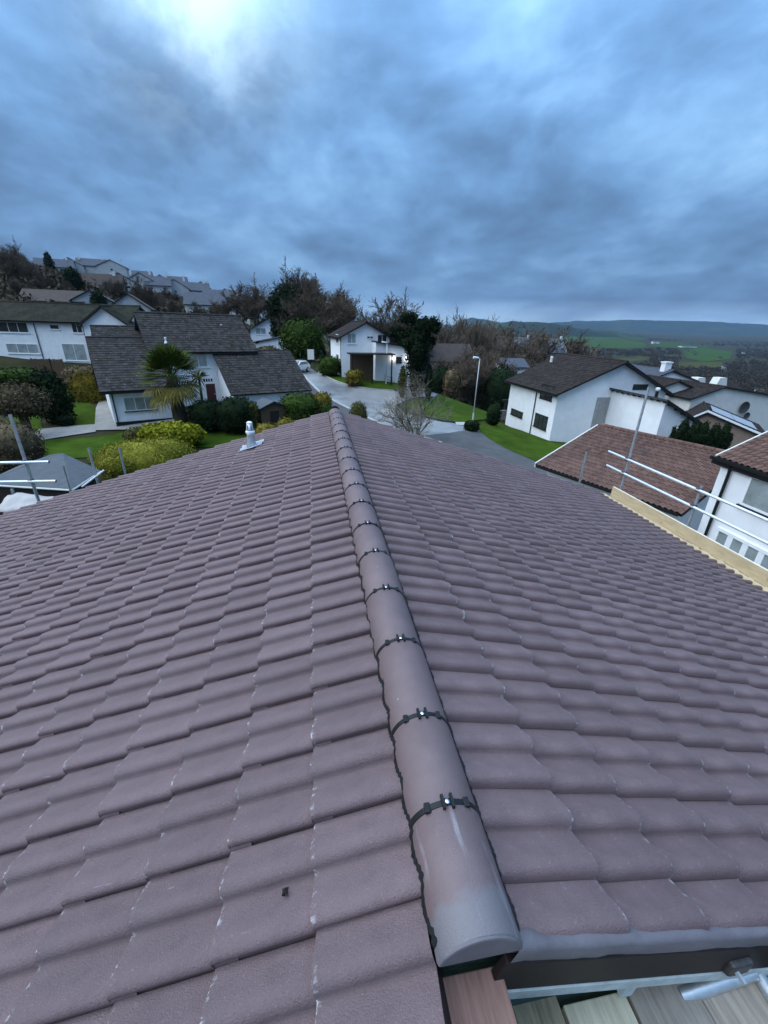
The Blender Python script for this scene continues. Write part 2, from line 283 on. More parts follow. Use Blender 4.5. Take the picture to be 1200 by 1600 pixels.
# ------------------------------------------------------------------ mesh building
ORG = {}
class MB:
    def __init__(self): self.v = []; self.f = []; self.uv = None
    def add(self, vs, fs):
        b = len(self.v); self.v.extend([tuple(map(float, p)) for p in vs]); self.f.extend([tuple(i + b for i in f) for f in fs]); return self
    def frame_box(self, o, e1, e2, e3):
        o, e1, e2, e3 = map(np.asarray, (o, e1, e2, e3)); o = o.astype(float)
        if np.dot(np.cross(e1, e2), e3) < 0: o = o + e3; e3 = -np.asarray(e3)
        p = [o, o + e1, o + e1 + e2, o + e2, o + e3, o + e1 + e3, o + e1 + e2 + e3, o + e2 + e3]
        return self.add(p, [(0, 3, 2, 1), (4, 5, 6, 7), (0, 1, 5, 4), (1, 2, 6, 5), (2, 3, 7, 6), (3, 0, 4, 7)])
    def box(self, x0, x1, y0, y1, z0, z1): return self.frame_box((x0, y0, z0), (x1 - x0, 0, 0), (0, y1 - y0, 0), (0, 0, z1 - z0))
    def prism(self, poly, ext):
        poly = [np.asarray(p, float) for p in poly]; ext = np.asarray(ext, float); n = len(poly)
        nrm = sum((np.cross(poly[i] - poly[0], poly[(i + 1) % n] - poly[0]) for i in range(1, n - 1)), np.zeros(3))
        if np.dot(nrm, ext) > 0: poly = poly[::-1]
        vs = poly + [p + ext for p in poly]
        return self.add(vs, [tuple(range(n)), tuple(range(2 * n - 1, n - 1, -1))] + [(i, i + n, (i + 1) % n + n, (i + 1) % n) for i in range(n)])
    def tube(self, pts, rad, n=8, cap=True):
        pts = [np.asarray(p, float) for p in pts]; m = len(pts)
        if not hasattr(rad, '__len__'): rad = [rad] * m
        rings = []; ref = None
        for i, p in enumerate(pts):
            t = pts[min(i + 1, m - 1)] - pts[max(i - 1, 0)]; t = t / (np.linalg.norm(t) + 1e-12)
            if ref is None: ref = np.array([0, 0, 1.0]) if abs(t[2]) < 0.9 else np.array([1.0, 0, 0])
            a = np.cross(t, ref); a /= np.linalg.norm(a) + 1e-12; b = np.cross(t, a); ref = -b if False else ref
            rings.append([p + rad[i] * (math.cos(k * 2 * math.pi / n) * a + math.sin(k * 2 * math.pi / n) * b) for k in range(n)])
        vs = [q for r in rings for q in r]
        fs = [(i * n + k, i * n + (k + 1) % n, (i + 1) * n + (k + 1) % n, (i + 1) * n + k) for i in range(m - 1) for k in range(n)]
        if cap: fs += [tuple(range(n - 1, -1, -1)), tuple((m - 1) * n + k for k in range(n))]
        return self.add(vs, fs)
    def lathe(self, c, prof, n=16):
        c = np.asarray(c, float); vs = []; m = len(prof)
        for r, z in prof:
            for k in range(n): vs.append(c + (r * math.cos(2 * math.pi * k / n), r * math.sin(2 * math.pi * k / n), z))
        fs = [(i * n + k, i * n + (k + 1) % n, (i + 1) * n + (k + 1) % n, (i + 1) * n + k) for i in range(m - 1) for k in range(n)]
        fs += [tuple(range(n - 1, -1, -1)), tuple((m - 1) * n + k for k in range(n))]
        return self.add(vs, fs)
    def build(self, name, mat, parent=None, smooth=False, bevel=0.0, origin=None):
        o0 = ORG.get(parent.name, np.zeros(3)) if parent is not None else (np.asarray(origin, float) if origin is not None else np.zeros(3))
        me = bpy.data.meshes.new(name); me.from_pydata([tuple(np.asarray(p) - o0) for p in self.v], [], self.f)
        me.materials.append(MT[mat] if isinstance(mat, str) else mat)
        if self.uv is not None:
            l = me.uv_layers.new(name='wear'); vi = np.zeros(len(me.loops), int); me.loops.foreach_get('vertex_index', vi)
            l.data.foreach_set('uv', np.asarray(self.uv, float)[vi].ravel())
        if smooth: me.polygons.foreach_set('use_smooth', [True] * len(me.polygons))
        me.update(); o = bpy.data.objects.new(name, me); COL.objects.link(o); o.parent = parent; ORG[o.name] = o0
        if parent is None and origin is not None: o.location = o0
        if bevel:
            b = o.modifiers.new('bevel', 'BEVEL'); b.width = bevel; b.segments = 2; b.limit_method = 'ANGLE'
        return o
def tag(o, label=None, cat=None, group=None, kind=None):
    if label: o['label'] = label
    if cat: o['category'] = cat
    if group: o['group'] = group
    if kind: o['kind'] = kind
    return o
def thing(name, loc, label, cat, group=None, rz=0.0):
    o = bpy.data.objects.new(name, None); COL.objects.link(o); o.location = tuple(map(float, loc)); o.rotation_euler[2] = rz; o.empty_display_size = 0.3
    ORG[o.name] = np.asarray(loc, float); return tag(o, label, cat, group)
def np_mesh(name, verts, faces, mat, parent=None, smooth=False):
    me = bpy.data.meshes.new(name); verts = np.asarray(verts, np.float32); faces = np.asarray(faces, np.int32); k = faces.shape[1]
    me.vertices.add(len(verts)); me.vertices.foreach_set('co', verts.ravel()); me.loops.add(faces.size); me.loops.foreach_set('vertex_index', faces.ravel())
    me.polygons.add(len(faces)); me.polygons.foreach_set('loop_start', np.arange(0, faces.size, k, dtype=np.int32))
    me.polygons.foreach_set('loop_total', np.full(len(faces), k, np.int32))
    if smooth: me.polygons.foreach_set('use_smooth', np.ones(len(faces), bool))
    me.materials.append(MT[mat]); me.update(calc_edges=True); me.validate()
    o = bpy.data.objects.new(name, me); COL.objects.link(o); o.parent = parent; return o

# ================================================================== THE SETTING
def build_terrain():
    nth = 200; rr = np.concatenate([[0.0], np.exp(np.linspace(math.log(3.0), math.log(9300.0), 150))])
    th = np.concatenate([np.linspace(-1.35, 1.35, 150), np.linspace(1.35, 2 * math.pi - 1.35, 52)[1:-1]])
    nth = len(th)
    X = rr[1:, None] * np.sin(th); Y = rr[1:, None] * np.cos(th); Z = ground(X, Y)
    v = [(0, 0, gz(0, 0))] + list(zip(X.ravel(), Y.ravel(), Z.ravel())); m = MB(); f = []
    for i in range(len(rr) - 2):
        for k in range(nth):
            a = 1 + i * nth + k; b = 1 + i * nth + (k + 1) % nth; f.append((a, a + nth, b + nth, b))
    f += [(0, 1 + k, 1 + (k + 1) % nth) for k in range(nth)]
    m.v = v; m.f = f
    return tag(m.build('terrain', 'earth', smooth=True), kind='structure')
build_terrain()
def drape(name, poly, mat, lift=0.03, cell=1.2, kind='structure', parent=None):
    """a sheet with the outline poly [(x, y)] laid on the ground"""
    poly = np.array([(p[0], p[1]) for p in poly]); x0, y0 = poly.min(0); x1, y1 = poly.max(0); m = MB(); cache = {}
    def clip(pts, ax, val, sgn):
        out = []
        for i in range(len(pts)):
            a, b = pts[i], pts[(i + 1) % len(pts)]; ia = sgn * (a[ax] - val) >= 0; ib = sgn * (b[ax] - val) >= 0
            if ia: out.append(a)
            if ia != ib: t = (val - a[ax]) / (b[ax] - a[ax]); out.append(a + t * (b - a))
        return out
    cols = np.arange(x0, x1, cell)
    for cx in cols:
        strip = clip(clip(list(poly), 0, cx, 1), 0, cx + cell, -1)
        if len(strip) < 3: continue
        for cy in np.arange(y0, y1, cell):
            c = clip(clip(strip, 1, cy, 1), 1, cy + cell, -1)
            if len(c) < 3: continue
            idx = []
            for p in c:
                k = (round(p[0], 4), round(p[1], 4))
                if k not in cache: cache[k] = len(m.v); m.v.append((p[0], p[1], 0))
                if not idx or idx[-1] != cache[k]: idx.append(cache[k])
            if idx and idx[0] == idx[-1]: idx = idx[:-1]
            if len(set(idx)) == len(idx) and len(idx) >= 3: m.f.append(tuple(idx))
    a = np.array(m.v); z = ground(a[:, 0], a[:, 1]) + lift; m.v = [(p[0], p[1], q) for p, q in zip(a, z)]
    o = m.build(name, mat, parent, smooth=True); bm = bmesh.new(); bm.from_mesh(o.data); bmesh.ops.recalc_face_normals(bm, faces=bm.faces)
    if sum(f.normal.z for f in bm.faces) < 0: bmesh.ops.reverse_faces(bm, faces=bm.faces)
    bm.to_mesh(o.data); bm.free()
    return tag(o, kind=kind) if parent is None else o
def smooth_line(pts, n=8):
    P = [np.asarray(p[:2], float) for p in pts]; P = [2 * P[0] - P[1]] + P + [2 * P[-1] - P[-2]]; out = []
    for i in range(1, len(P) - 2):
        a, b, c, d = P[i - 1:i + 3]
        for t in np.linspace(0, 1, n, endpoint=False):
            out.append(0.5 * (2 * b + (c - a) * t + (2 * a - 5 * b + 4 * c - d) * t * t + (3 * b - a - 3 * c + d) * t ** 3))
    out.append(P[-2]); return out
def kerb_line(name, pts, width=0.14, height=0.11, mat='kerb', base=0.0, stone=0.9):
    """a run of kerb stones; the ones near enough to tell apart are children of the run"""
    pts = smooth_line(pts, 10); d = np.concatenate([[0], np.cumsum([np.linalg.norm(pts[i + 1] - pts[i]) for i in range(len(pts) - 1)])])
    tot = d[-1]; n = max(1, int(tot / stone)); P = np.array(pts)
    s = np.linspace(0, tot, n + 1); xs = np.interp(s, d, P[:, 0]); ys = np.interp(s, d, P[:, 1]); root = None
    for i in range(n):
        a = np.array([xs[i], ys[i]]); b = np.array([xs[i + 1], ys[i + 1]]); t = (b - a) / np.linalg.norm(b - a); nn = np.array([-t[1], t[0]]) * width / 2
        b = b - t * 0.012; za, zb = gz(*a) + base, gz(*b) + base; m = MB()
        lo = [(*(a - nn), za - 0.1), (*(b - nn), zb - 0.1), (*(b + nn), zb - 0.1), (*(a + nn), za - 0.1)]
        hi = [(p[0], p[1], q + height) for p, q in zip(lo, (za, zb, zb, za))]
        m.add(lo + hi, [(0, 3, 2, 1), (4, 5, 6, 7), (0, 1, 5, 4), (1, 2, 6, 5), (2, 3, 7, 6), (3, 0, 4, 7)])
        if root is None: root = tag(m.build(name, mat), kind='structure')
        else: m.build('kerb_stone', mat, root)
    return root

GP = lambda *pts: [G(*p) for p in pts]
# the road comes down from the left, swings past us and has a branch to the right
road_px = [(470, 566), (497, 584), (530, 599), (575, 609), (620, 612), (665, 605), (720, 606), (775, 614), (800, 622), (800, 634), (768, 624), (720, 621), (680, 620), (640, 624), (618, 634), (640, 648), (690, 660), (728, 664), (745, 674), (700, 690), (640, 676), (600, 664), (560, 646), (524, 628), (500, 613), (480, 592), (462, 572)]
drape('road', GP(*road_px), 'asphalt', 0.05)
drape('footway', GP((462, 575), (482, 594), (498, 613), (524, 630), (560, 649), (600, 667), (640, 680), (700, 696), (640, 720), (590, 690), (545, 652), (510, 634), (488, 617), (470, 592)), 'pavement', 0.11)
drape('driveway', GP((660, 682), (700, 678), (742, 672), (764, 678), (800, 694), (850, 716), (880, 740), (860, 770), (800, 735), (740, 712)), 'pavement', 0.08)
drape('driveway', GP((640, 590), (668, 580), (720, 604), (665, 607), (642, 606)), 'gravel', 0.075)
kerb_line('kerb', GP((468, 582), (484, 598), (500, 614), (524, 629), (560, 647), (600, 666), (640, 679), (690, 694)), 0.32, 0.16)
kerb_line('kerb', GP((497, 583), (530, 598), (575, 608), (616, 611)), 0.14, 0.13)
kerb_line('kerb', GP((764, 625), (720, 622), (680, 621), (642, 625), (626, 634), (646, 646), (690, 657), (726, 662)), 0.14, 0.13, 'pavement')
drape('lawn', GP((498, 571), (545, 570), (585, 578), (640, 588), (668, 603), (620, 611), (575, 608), (530, 598), (498, 583)), 'lawn', 0.10)
drape('lawn', GP((668, 586), (700, 586), (765, 604), (790, 613), (770, 612), (722, 605), (690, 602)), 'lawn', 0.10)
drape('lawn', GP((765, 626), (720, 623), (682, 622), (646, 626), (626, 634), (646, 646), (690, 657), (728, 662), (768, 656), (790, 640)), 'lawn', 0.10)
drape('lawn', GP((742, 668), (770, 656), (795, 668), (840, 680), (900, 696), (915, 735), (870, 745), (835, 722), (790, 702), (762, 686)), 'lawn', 0.10)
drape('lawn', GP((150, 684), (215, 672), (300, 668), (420, 672), (420, 700), (300, 700), (200, 712), (60, 720), (0, 712), (40, 690)), 'lawn', 0.06)
drape('lawn', GP((88, 610), (120, 608), (150, 640), (150, 664), (105, 668), (85, 660)), 'lawn', 0.06)
drape('lawn', GP((20, 640), (60, 640), (70, 685), (30, 700), (0, 690)), 'lawn', 0.055)
drape('patio', GP((148, 674), (150, 640), (158, 620), (176, 620), (182, 664), (290, 655), (290, 664), (215, 672)), 'paving', 0.10)
drape('garden_path', GP((62, 672), (100, 668), (150, 664), (150, 676), (110, 682), (60, 690), (44, 696), (40, 690)), 'paving', 0.085)

# far country: pastures and the hills across the valley
for i, (pl, mt) in enumerate([([(872, 527), (900, 523), (960, 527), (1010, 537), (1008, 544), (960, 545), (905, 541)], 'field'), ([(905, 522), (950, 519), (1010, 527), (1000, 532), (950, 525)], 'field'),
                              ([(1068, 547), (1100, 543), (1145, 550), (1140, 561), (1100, 566), (1072, 560)], 'field'), ([(1020, 535), (1060, 536), (1110, 542), (1060, 545), (1015, 541)], 'field'), ([(1060, 567), (1130, 566), (1128, 575), (1062, 576)], 'field2'),
                              ([(888, 551), (925, 547), (930, 553), (895, 558)], 'field2'), ([(960, 562), (1010, 558), (1012, 563), (965, 568)], 'field2')]):
    drape('field', GP(*pl), mt, 0.9, cell=40.0)
def hill_range(name, pts, back, mat):
    """pts: (px, py of the crest, distance); a ridge with two real flanks"""
    m = MB(); nseg = 14; P = []
    rng = np.random.RandomState(len(name))
    for px, py, Y in pts: P.append(W(px, py, Y))
    P = np.array(P); t = np.linspace(0, len(P) - 1, len(P) * 10); k = np.arange(len(P)); C = np.stack([np.interp(t, k, P[:, i]) for i in range(3)], 1)
    C[:, 2] += np.convolve(rng.randn(len(t) + 8), np.ones(9) / 9, 'valid') * 16
    prof = [(-1.0, 0.0), (-0.8, 0.12), (-0.6, 0.32), (-0.42, 0.55), (-0.25, 0.80), (-0.1, 0.96), (0.0, 1.0), (0.15, 0.93), (0.5, 0.6), (1.0, 0.0)]
    for c in C:
        d = np.array([c[0], c[1]]) / np.hypot(c[0], c[1]); b = gz(c[0], c[1]) - 25
        for s, h in prof:
            q = np.array([c[0], c[1]]) + d * s * back; m.v.append((q[0], q[1], b + (c[2] - b) * h + rng.randn() * 5 * h * (1 - h) * 4))
    n = len(prof)
    for i in range(len(C) - 1):
        for j in range(n - 1): a = i * n + j; m.f.append((a, a + n, a + n + 1, a + 1))
    return tag(m.build(name, mat, smooth=True), kind='structure')
hill_range('hills', [(560, 520, 5200), (700, 512, 5200), (735, 496, 5200), (760, 500, 5200), (800, 509, 5200), (840, 507, 5600), (900, 501, 6000), (960, 501, 6000), (1020, 500, 6000), (1090, 502, 5800), (1140, 504, 5600), (1200, 507, 5400), (1300, 508, 5000), (1500, 512, 4000)], 1500, 'farhill')
hill_range('hills', [(700, 516, 2600), (760, 505, 2600), (800, 502, 2600), (850, 505, 2700), (900, 513, 2800), (960, 518, 2900), (1020, 526, 3000)], 500, 'farhill')

# ================================================================== THE HOUSE WE STAND ON
X0 = 0.385; ZR = CZ - 1.44; PITCH = math.radians(17.2); cP, sP = math.cos(PITCH), math.sin(PITCH); ZA = CZ - 1.545
YV = 8.15                                  # far verge
GA, GB = 0.31, 0.33                        # course gauge, left and right slope
house = thing('house', (X0, 4.0, 0.0), 'house under the mauve brown roof that fills the lower half of the picture', 'house')
HO = ORG[house.name]
def tile_profile(ncopy=2, fine=True, side=-1):
    a = [(0.004, -0.007), (-0.002, 0.014), (-0.001, 0.0225), (0.004, 0.0310), (0.014, 0.0362), (0.030, 0.0380), (0.050, 0.0345), (0.075, 0.0235), (0.100, 0.0110), (0.125, 0.0015), (0.146, -0.0055)]
    if side > 0: a[:4] = [(0.0, -0.006), (0.002, 0.011), (0.006, 0.0220), (0.012, 0.0305)]; a[4] = (0.021, 0.0360); a[5] = (0.034, 0.0380)
    b = [(0.1500, -0.0055), (0.1530, 0.0110), (0.158, 0.0225), (0.168, 0.0325), (0.183, 0.0375), (0.202, 0.0355), (0.224, 0.0255), (0.250, 0.0120), (0.276, 0.0015), (0.299, -0.0065)]
    return a + (b if ncopy == 2 else [(0.149, -0.0030)])
def tile_mb(side, gauge, ncopy=2, seed=0, fine=True, pitch=(cP, sP), cut=0.0):
    c, s = pitch; pr = tile_profile(ncopy, fine, side); L = gauge + 0.075; th = 0.022; rng = random.Random(seed)
    sx = [cut, L * 0.5, L - 0.012, L] if fine else [cut, L]
    wob = [rng.uniform(-0.0012, 0.0012) for _ in pr]; m = MB(); uv = []
    n = len(pr); d = np.array([side * c, 0, -s]); nrm = np.array([side * s, 0, c])
    for i, x in enumerate(sx):
        for j, (y, z) in enumerate(pr):
            zz = z + 0.027 * (x / gauge) + wob[j] * (x / L); 
            if fine and i == len(sx) - 1: zz -= 0.004
            m.v.append(tuple(d * (x - 0.0) + np.array([0, y, 0]) + nrm * zz)); uv.append((y / 0.3, x / L))
    for i in range(len(sx) - 1):
        for j in range(n - 1):
            q = (i * n + j, (i + 1) * n + j, (i + 1) * n + j + 1, i * n + j + 1); m.f.append(q if side > 0 else q[::-1])
    b = len(m.v); last = (len(sx) - 1) * n            # front edge, its own vertices so that it shades hard
    for j, (y, z) in enumerate(pr):
        p = np.array(m.v[last + j]); m.v.append(tuple(p)); m.v.append(tuple(p - nrm * th)); uv += [(y / 0.3, 1.0), (y / 0.3, 0.985)]
    for j in range(n - 1):
        q = (b + 2 * j, b + 2 * j + 1, b + 2 * j + 3, b + 2 * j + 2); m.f.append(q if side > 0 else q[::-1])
    b2 = len(m.v)                                      # cheek facing the camera along the overlap
    for i in range(len(sx)):
        p = np.array(m.v[i * n]); m.v.append(tuple(p)); m.v.append(tuple(p - nrm * 0.036)); uv += [(0, 0.5)] * 2
    for i in range(len(sx) - 1):
        q = (b2 + 2 * i, b2 + 2 * i + 1, b2 + 2 * i + 3, b2 + 2 * i + 2); m.f.append(q if side > 0 else q[::-1])
    b3 = len(m.v)
    for i in range(len(sx)):
        p = np.array(m.v[i * n + n - 1]); m.v.append(tuple(p)); m.v.append(tuple(p - nrm * 0.016)); uv += [(1, 0.5)] * 2
    for i in range(len(sx) - 1):
        q = (b3 + 2 * i, b3 + 2 * i + 2, b3 + 2 * i + 3, b3 + 2 * i + 1); m.f.append(q if side > 0 else q[::-1])
    m.uv = uv; return m
def main_roof():
    rng = random.Random(5); spots = []
    NL, NRt = 20, 18
    for side, gauge, nc, first in ((-1, GA, NL, 0.455), (1, GB, NRt, 0.50)):
        for k in range(nc):
            tail = first + gauge * k; head = tail - gauge - 0.075
            if side > 0: js = [(YV - 0.3 * (j + 1), 2) for j in range(25)] + [(YV - 7.65, 1)]
            else: js = [(YV - 0.3 * (j + 1), 2) for j in range(31)]
            for y, n in js:
                p = np.array([X0 + side * cP * head, y, ZA - sP * head]); mid = np.array([X0 + side * cP * (tail - 0.15), y + 0.15, ZA - sP * (tail - 0.15) - CZ])
                c = ROT.T @ mid; vis = -1.0
                if c[2] < -0.2:
                    px, py = CX - FPX * c[0] / c[2], CY + FPX * c[1] / c[2]
                    if -40 < px < 1240 and py < 1640: vis = 1.0 / np.linalg.norm(mid) ** 2
                spots.append((vis, side, gauge, p, 3 if (side < 0 and k == 0 and y < 0.4) else n, head))
    spots.sort(key=lambda s: -s[0])
    slopes = {}
    for side, ln in ((-1, 0.455 + GA * 19), (1, 0.50 + GB * 17)):
        ya = -1.15 if side < 0 else 0.54; m = MB(); d = np.array([side * cP, 0, -sP]); nr = np.array([side * sP, 0, cP]); a = np.array([X0, ya, ZA]) - nr * 0.035
        st0 = 0.125 if side < 0 else 0.02; m.frame_box(a + d * st0, d * (ln - 0.03 - st0), (0, YV - 0.06 - ya, 0), -nr * 0.10); slopes[side] = m.build('roof_slope', 'barge', house)
    lib = {}
    for side, g in ((-1, GA), (1, GB)):
        for n in (1, 2):
            for sd in range(4): lib[(side, n, sd)] = tile_mb(side, g, n, sd)
        for sd in range(4): lib[(side, 3, sd)] = tile_mb(side, g, 2, sd, cut=0.056)
    me = {}
    def stuff_merge(items, name, parent):
        V = []; F = []; U = []; b = 0
        for vis, side, g, p, n, head in items:
            mb = lib[(side, n, rng.randrange(4))]; j = np.array([rng.uniform(-.004, .004), rng.uniform(-.002, .002), rng.uniform(-.002, .003)])
            V.append(np.array(mb.v) + p + j); F += [tuple(i + b for i in f) for f in mb.f]; U += mb.uv; b += len(mb.v)
        m = MB(); m.v = [tuple(q) for q in np.concatenate(V)]; m.f = F; m.uv = U
        return tag(m.build(name, 'tile', parent, smooth=True), kind='stuff')
    for vis, side, g, p, n, head in spots[:300]:
        key = (side, n, rng.randrange(4))
        if key not in me:
            o = lib[key].build('roof_tile', 'tile', None, smooth=True); me[key] = o.data; bpy.data.objects.remove(o)
        o = bpy.data.objects.new('roof_tile', me[key]); COL.objects.link(o); o.parent = slopes[side]
        o.location = tuple(p - HO + np.array([rng.uniform(-.004, .004), rng.uniform(-.002, .002), rng.uniform(-.002, .003)])); o.rotation_euler = (rng.uniform(-.004, .004), rng.uniform(-.004, .004), rng.uniform(-.006, .006))
    stuff_merge(spots[300:], 'roof_tiles', house)
    # ridge
    def arc(r, n=20, a0=0.0):
        h = 0.105; R = (r * r + h * h) / (2 * h); a = math.asin(min(1, r / R)); 
        return [(R * math.sin(t), R * math.cos(t) - R + h) for t in np.linspace(-a, a, n + 1)]
    cuts = [0.484, 0.828] + [1.175 + 0.45 * k for k in range(16)]
    for i in range(len(cuts) - 1):
        y0, y1 = cuts[i] + 0.006, cuts[i + 1] - 0.006; m = MB(); A = arc(0.122); zb = ZR - 0.105; n = len(A); dz = rng.uniform(-.003, .002); dx = rng.uniform(-.003, .003)
        for y in (y0, y0 + .004, y1 - .004, y1):
            k = 1.0 if y not in (y0, y1) else 0.975
            for x, z in A: m.v.append((X0 + dx + x * k, y, zb + dz + z * k))
        for y in (y0, y1):
            for x, z in A: m.v.append((X0 + dx + x * 0.86, y, zb + dz + z * 0.86))
        for q in range(3):
            for j in range(n - 1): m.f.append((q * n + j, q * n + j + 1, (q + 1) * n + j + 1, (q + 1) * n + j))
        for j in range(n - 1):
            m.f.append((j, 4 * n + j, 4 * n + j + 1, j + 1)); m.f.append((3 * n + j, 3 * n + j + 1, 5 * n + j + 1, 5 * n + j))
        m.build('ridge_tile', 'ridge_stained_sheen' if i == 0 else 'ridge', house, smooth=True)
        if i > 0:                                # black union over the joint with its screw clip
            y = cuts[i]; m = MB(); A = arc(0.124); n = len(A)
            for yy in (y - .009, y + .009):
                for x, z in A: m.v.append((X0 + x, yy, zb + z + 0.0025))
            for yy in (y - .009, y + .009):
                for x, z in A: m.v.append((X0 + x * .9, yy, zb + z * .9))
            for j in range(n - 1):
                m.f += [(j, j + 1, n + j + 1, n + j), (j, 2 * n + j, 2 * n + j + 1, j + 1), (n + j, n + j + 1, 3 * n + j + 1, 3 * n + j)]
            u = m.build('ridge_union', 'black', house, smooth=False)
            for fx in (-0.062, 0.066):           # lugs
                q = min(A, key=lambda a: abs(a[0] - fx)); mm = MB(); mm.box(X0 + q[0] - .010, X0 + q[0] + .010, y - .016, y + .016, zb + q[1] - .004, zb + q[1] + .010); mm.build('lug', 'black', u, bevel=0.003)
            mm = MB(); mm.box(X0 - .020, X0 - .011, y - .022, y + .022, ZR - .001, ZR + .013); mm.box(X0 + .011, X0 + .020, y - .022, y + .022, ZR - .001, ZR + .013); mm.box(X0 - .011, X0 + .011, y - .010, y + .010, ZR - .001, ZR + .006); mm.build('clip', 'black', u)
            mm = MB(); mm.lathe((X0, y, ZR + .004), [(.008, 0), (.008, .004), (.003, .006)], 8); mm.build('screw', 'screw', u)
    m = MB(); m.tube([(X0, cuts[-1] - .02, ZR - .050), (X0, cuts[-1] + .004, ZR - .050)], [.085, .080], 18); m.build('ridge_end_cap', 'black', house)
    for side in (-1, 1):                         # scalloped black vent roll under both edges of the ridge
        m = MB(); r2 = random.Random(side + 9); ys = np.arange(0.52, cuts[-1] - 0.02, 0.0125); pts = []
        for i, y in enumerate(ys):
            ph = ((YV - y) % 0.15) / 0.15; lift = 0.030 * (0.5 + 0.5 * math.cos(2 * math.pi * (ph - 0.78)))
            wv = (0.124 if side > 0 else 0.1205) + (0.014 if side > 0 else 0.005) * (0.5 + 0.5 * math.cos(2 * math.pi * (ph - 0.35))) + r2.uniform(0, .003) + (0.003 if i % 2 else 0)
            s_ = wv / cP; z = ZA - sP * s_ + 0.027 * 0.2 + lift + 0.016
            pts.append(((X0 + side * 0.095, y, ZA + 0.05), (X0 + side * wv, y, z), (X0 + side * wv, y, z - 0.02)))
        for p in pts: m.v += p
        for i in range(len(pts) - 1):
            for j in range(2):
                q = (3 * i + j, 3 * i + j + 1, 3 * i + j + 4, 3 * i + j + 3); m.f.append(q if side < 0 else q[::-1])
        m.build('ridge_vent_roll', 'black', house)
    # near end of the ridge and of the right-hand verge, dressed in grey mortar
    A = arc(0.1225, 30); zb = ZR - 0.105
    m = MB(); m.prism([(X0 + x * .985, .4835, zb - .05 + (z + .05) * .985) for x, z in A], (0, .06, 0)); m.build('ridge_end_bedding', 'mortar', house, bevel=.006)
    m = MB(); d = np.array([cP, 0, -sP]); nr = np.array([sP, 0, cP]); prof = [(0.482, -0.03), (0.480, 0.026), (0.486, 0.036), (0.500, 0.040), (0.516, 0.036), (0.532, 0.020)]
    st = np.linspace(0.10, 5.95, 120)
    for i, s_ in enumerate(st):
        for y, z in prof:
            p = np.array([X0, y, ZA]) + d * s_ + nr * (z + 0.010 * ((s_ - 0.17) % GB) / GB); m.v.append(tuple(p + np.array([0, (rng.uniform(-.007, .010) if y > .51 else rng.uniform(-.002, .002)), rng.uniform(-.0025, .0025)])))
    k = len(prof)
    for i in range(len(st) - 1):
        for j in range(k - 1): m.f.append((i * k + j, (i + 1) * k + j, (i + 1) * k + j + 1, i * k + j + 1))
    m.build('verge_mortar', 'mortar', house, smooth=True)
    a = np.array([X0, 0.478, ZA]) + d * 0.09 - nr * 0.022
    m = MB(); m.frame_box(a, d * 5.85, (0, 0.024, 0), -nr * 0.155); m.build('barge_board', 'barge', house, bevel=0.004)
    a = np.array([X0, 0.474, ZA]) + d * 0.12 - nr * 0.180
    m = MB(); m.frame_box(a, d * 5.7, (0, 0.03, 0), -nr * 0.045); m.build('undercloak_strip', 'pale', house)
    # left slope's upper edge where it runs on past the ridge
    m = MB(); m.box(X0 - 0.124, X0 - 0.118, -1.15, 0.486, ZA - 0.34, ZA - 0.045); m.build('edge_board', 'barge', house)
    # body of the house
    xl = X0 - cP * 6.0; xr = X0 + cP * 5.7; zl = ZA - sP * 6.0 - 0.22; zr_ = ZA - sP * 5.7 - 0.22; y0, y1 = 0.545, YV - 0.12
    m = MB(); m.prism([(xl, y0, -0.6), (xr, y0, -0.6), (xr, y0, zr_), (X0, y0, ZA - 0.2), (xl, y0, zl)], (0, y1 - y0, 0)); m.build('wall', 'teal', house)
    m = MB(); m.prism([(xl, -1.1, -0.6), (X0 - .13, -1.1, -0.6), (X0 - .13, -1.1, ZA - .26), (xl, -1.1, zl)], (0, 1.64, 0)); m.build('wall', 'teal', house)
    for side, ln in ((-1, 0.455 + GA * 19), (1, 0.50 + GB * 17)):     # gutters at the eaves
        e = np.array([X0 + side * cP * (ln + .03), 0, ZA - sP * (ln + .03) - 0.05]); m = MB(); ya = -1.1 if side < 0 else 0.5; ks = np.linspace(math.pi, 2 * math.pi, 9)
        for y in (ya, YV): m.v += [(e[0] + .06 * math.cos(t), y, e[2] + .06 * math.sin(t)) for t in ks]
        for j in range(8): m.f.append((j, j + 1, 9 + j + 1, 9 + j))
        m.build('gutter', 'black', house, smooth=True)
        m = MB(); m.box(e[0] - side * .09, e[0] - side * .065, ya, YV - .05, e[2] - .16, e[2] + .03); m.build('fascia', 'fascia', house)
main_roof()

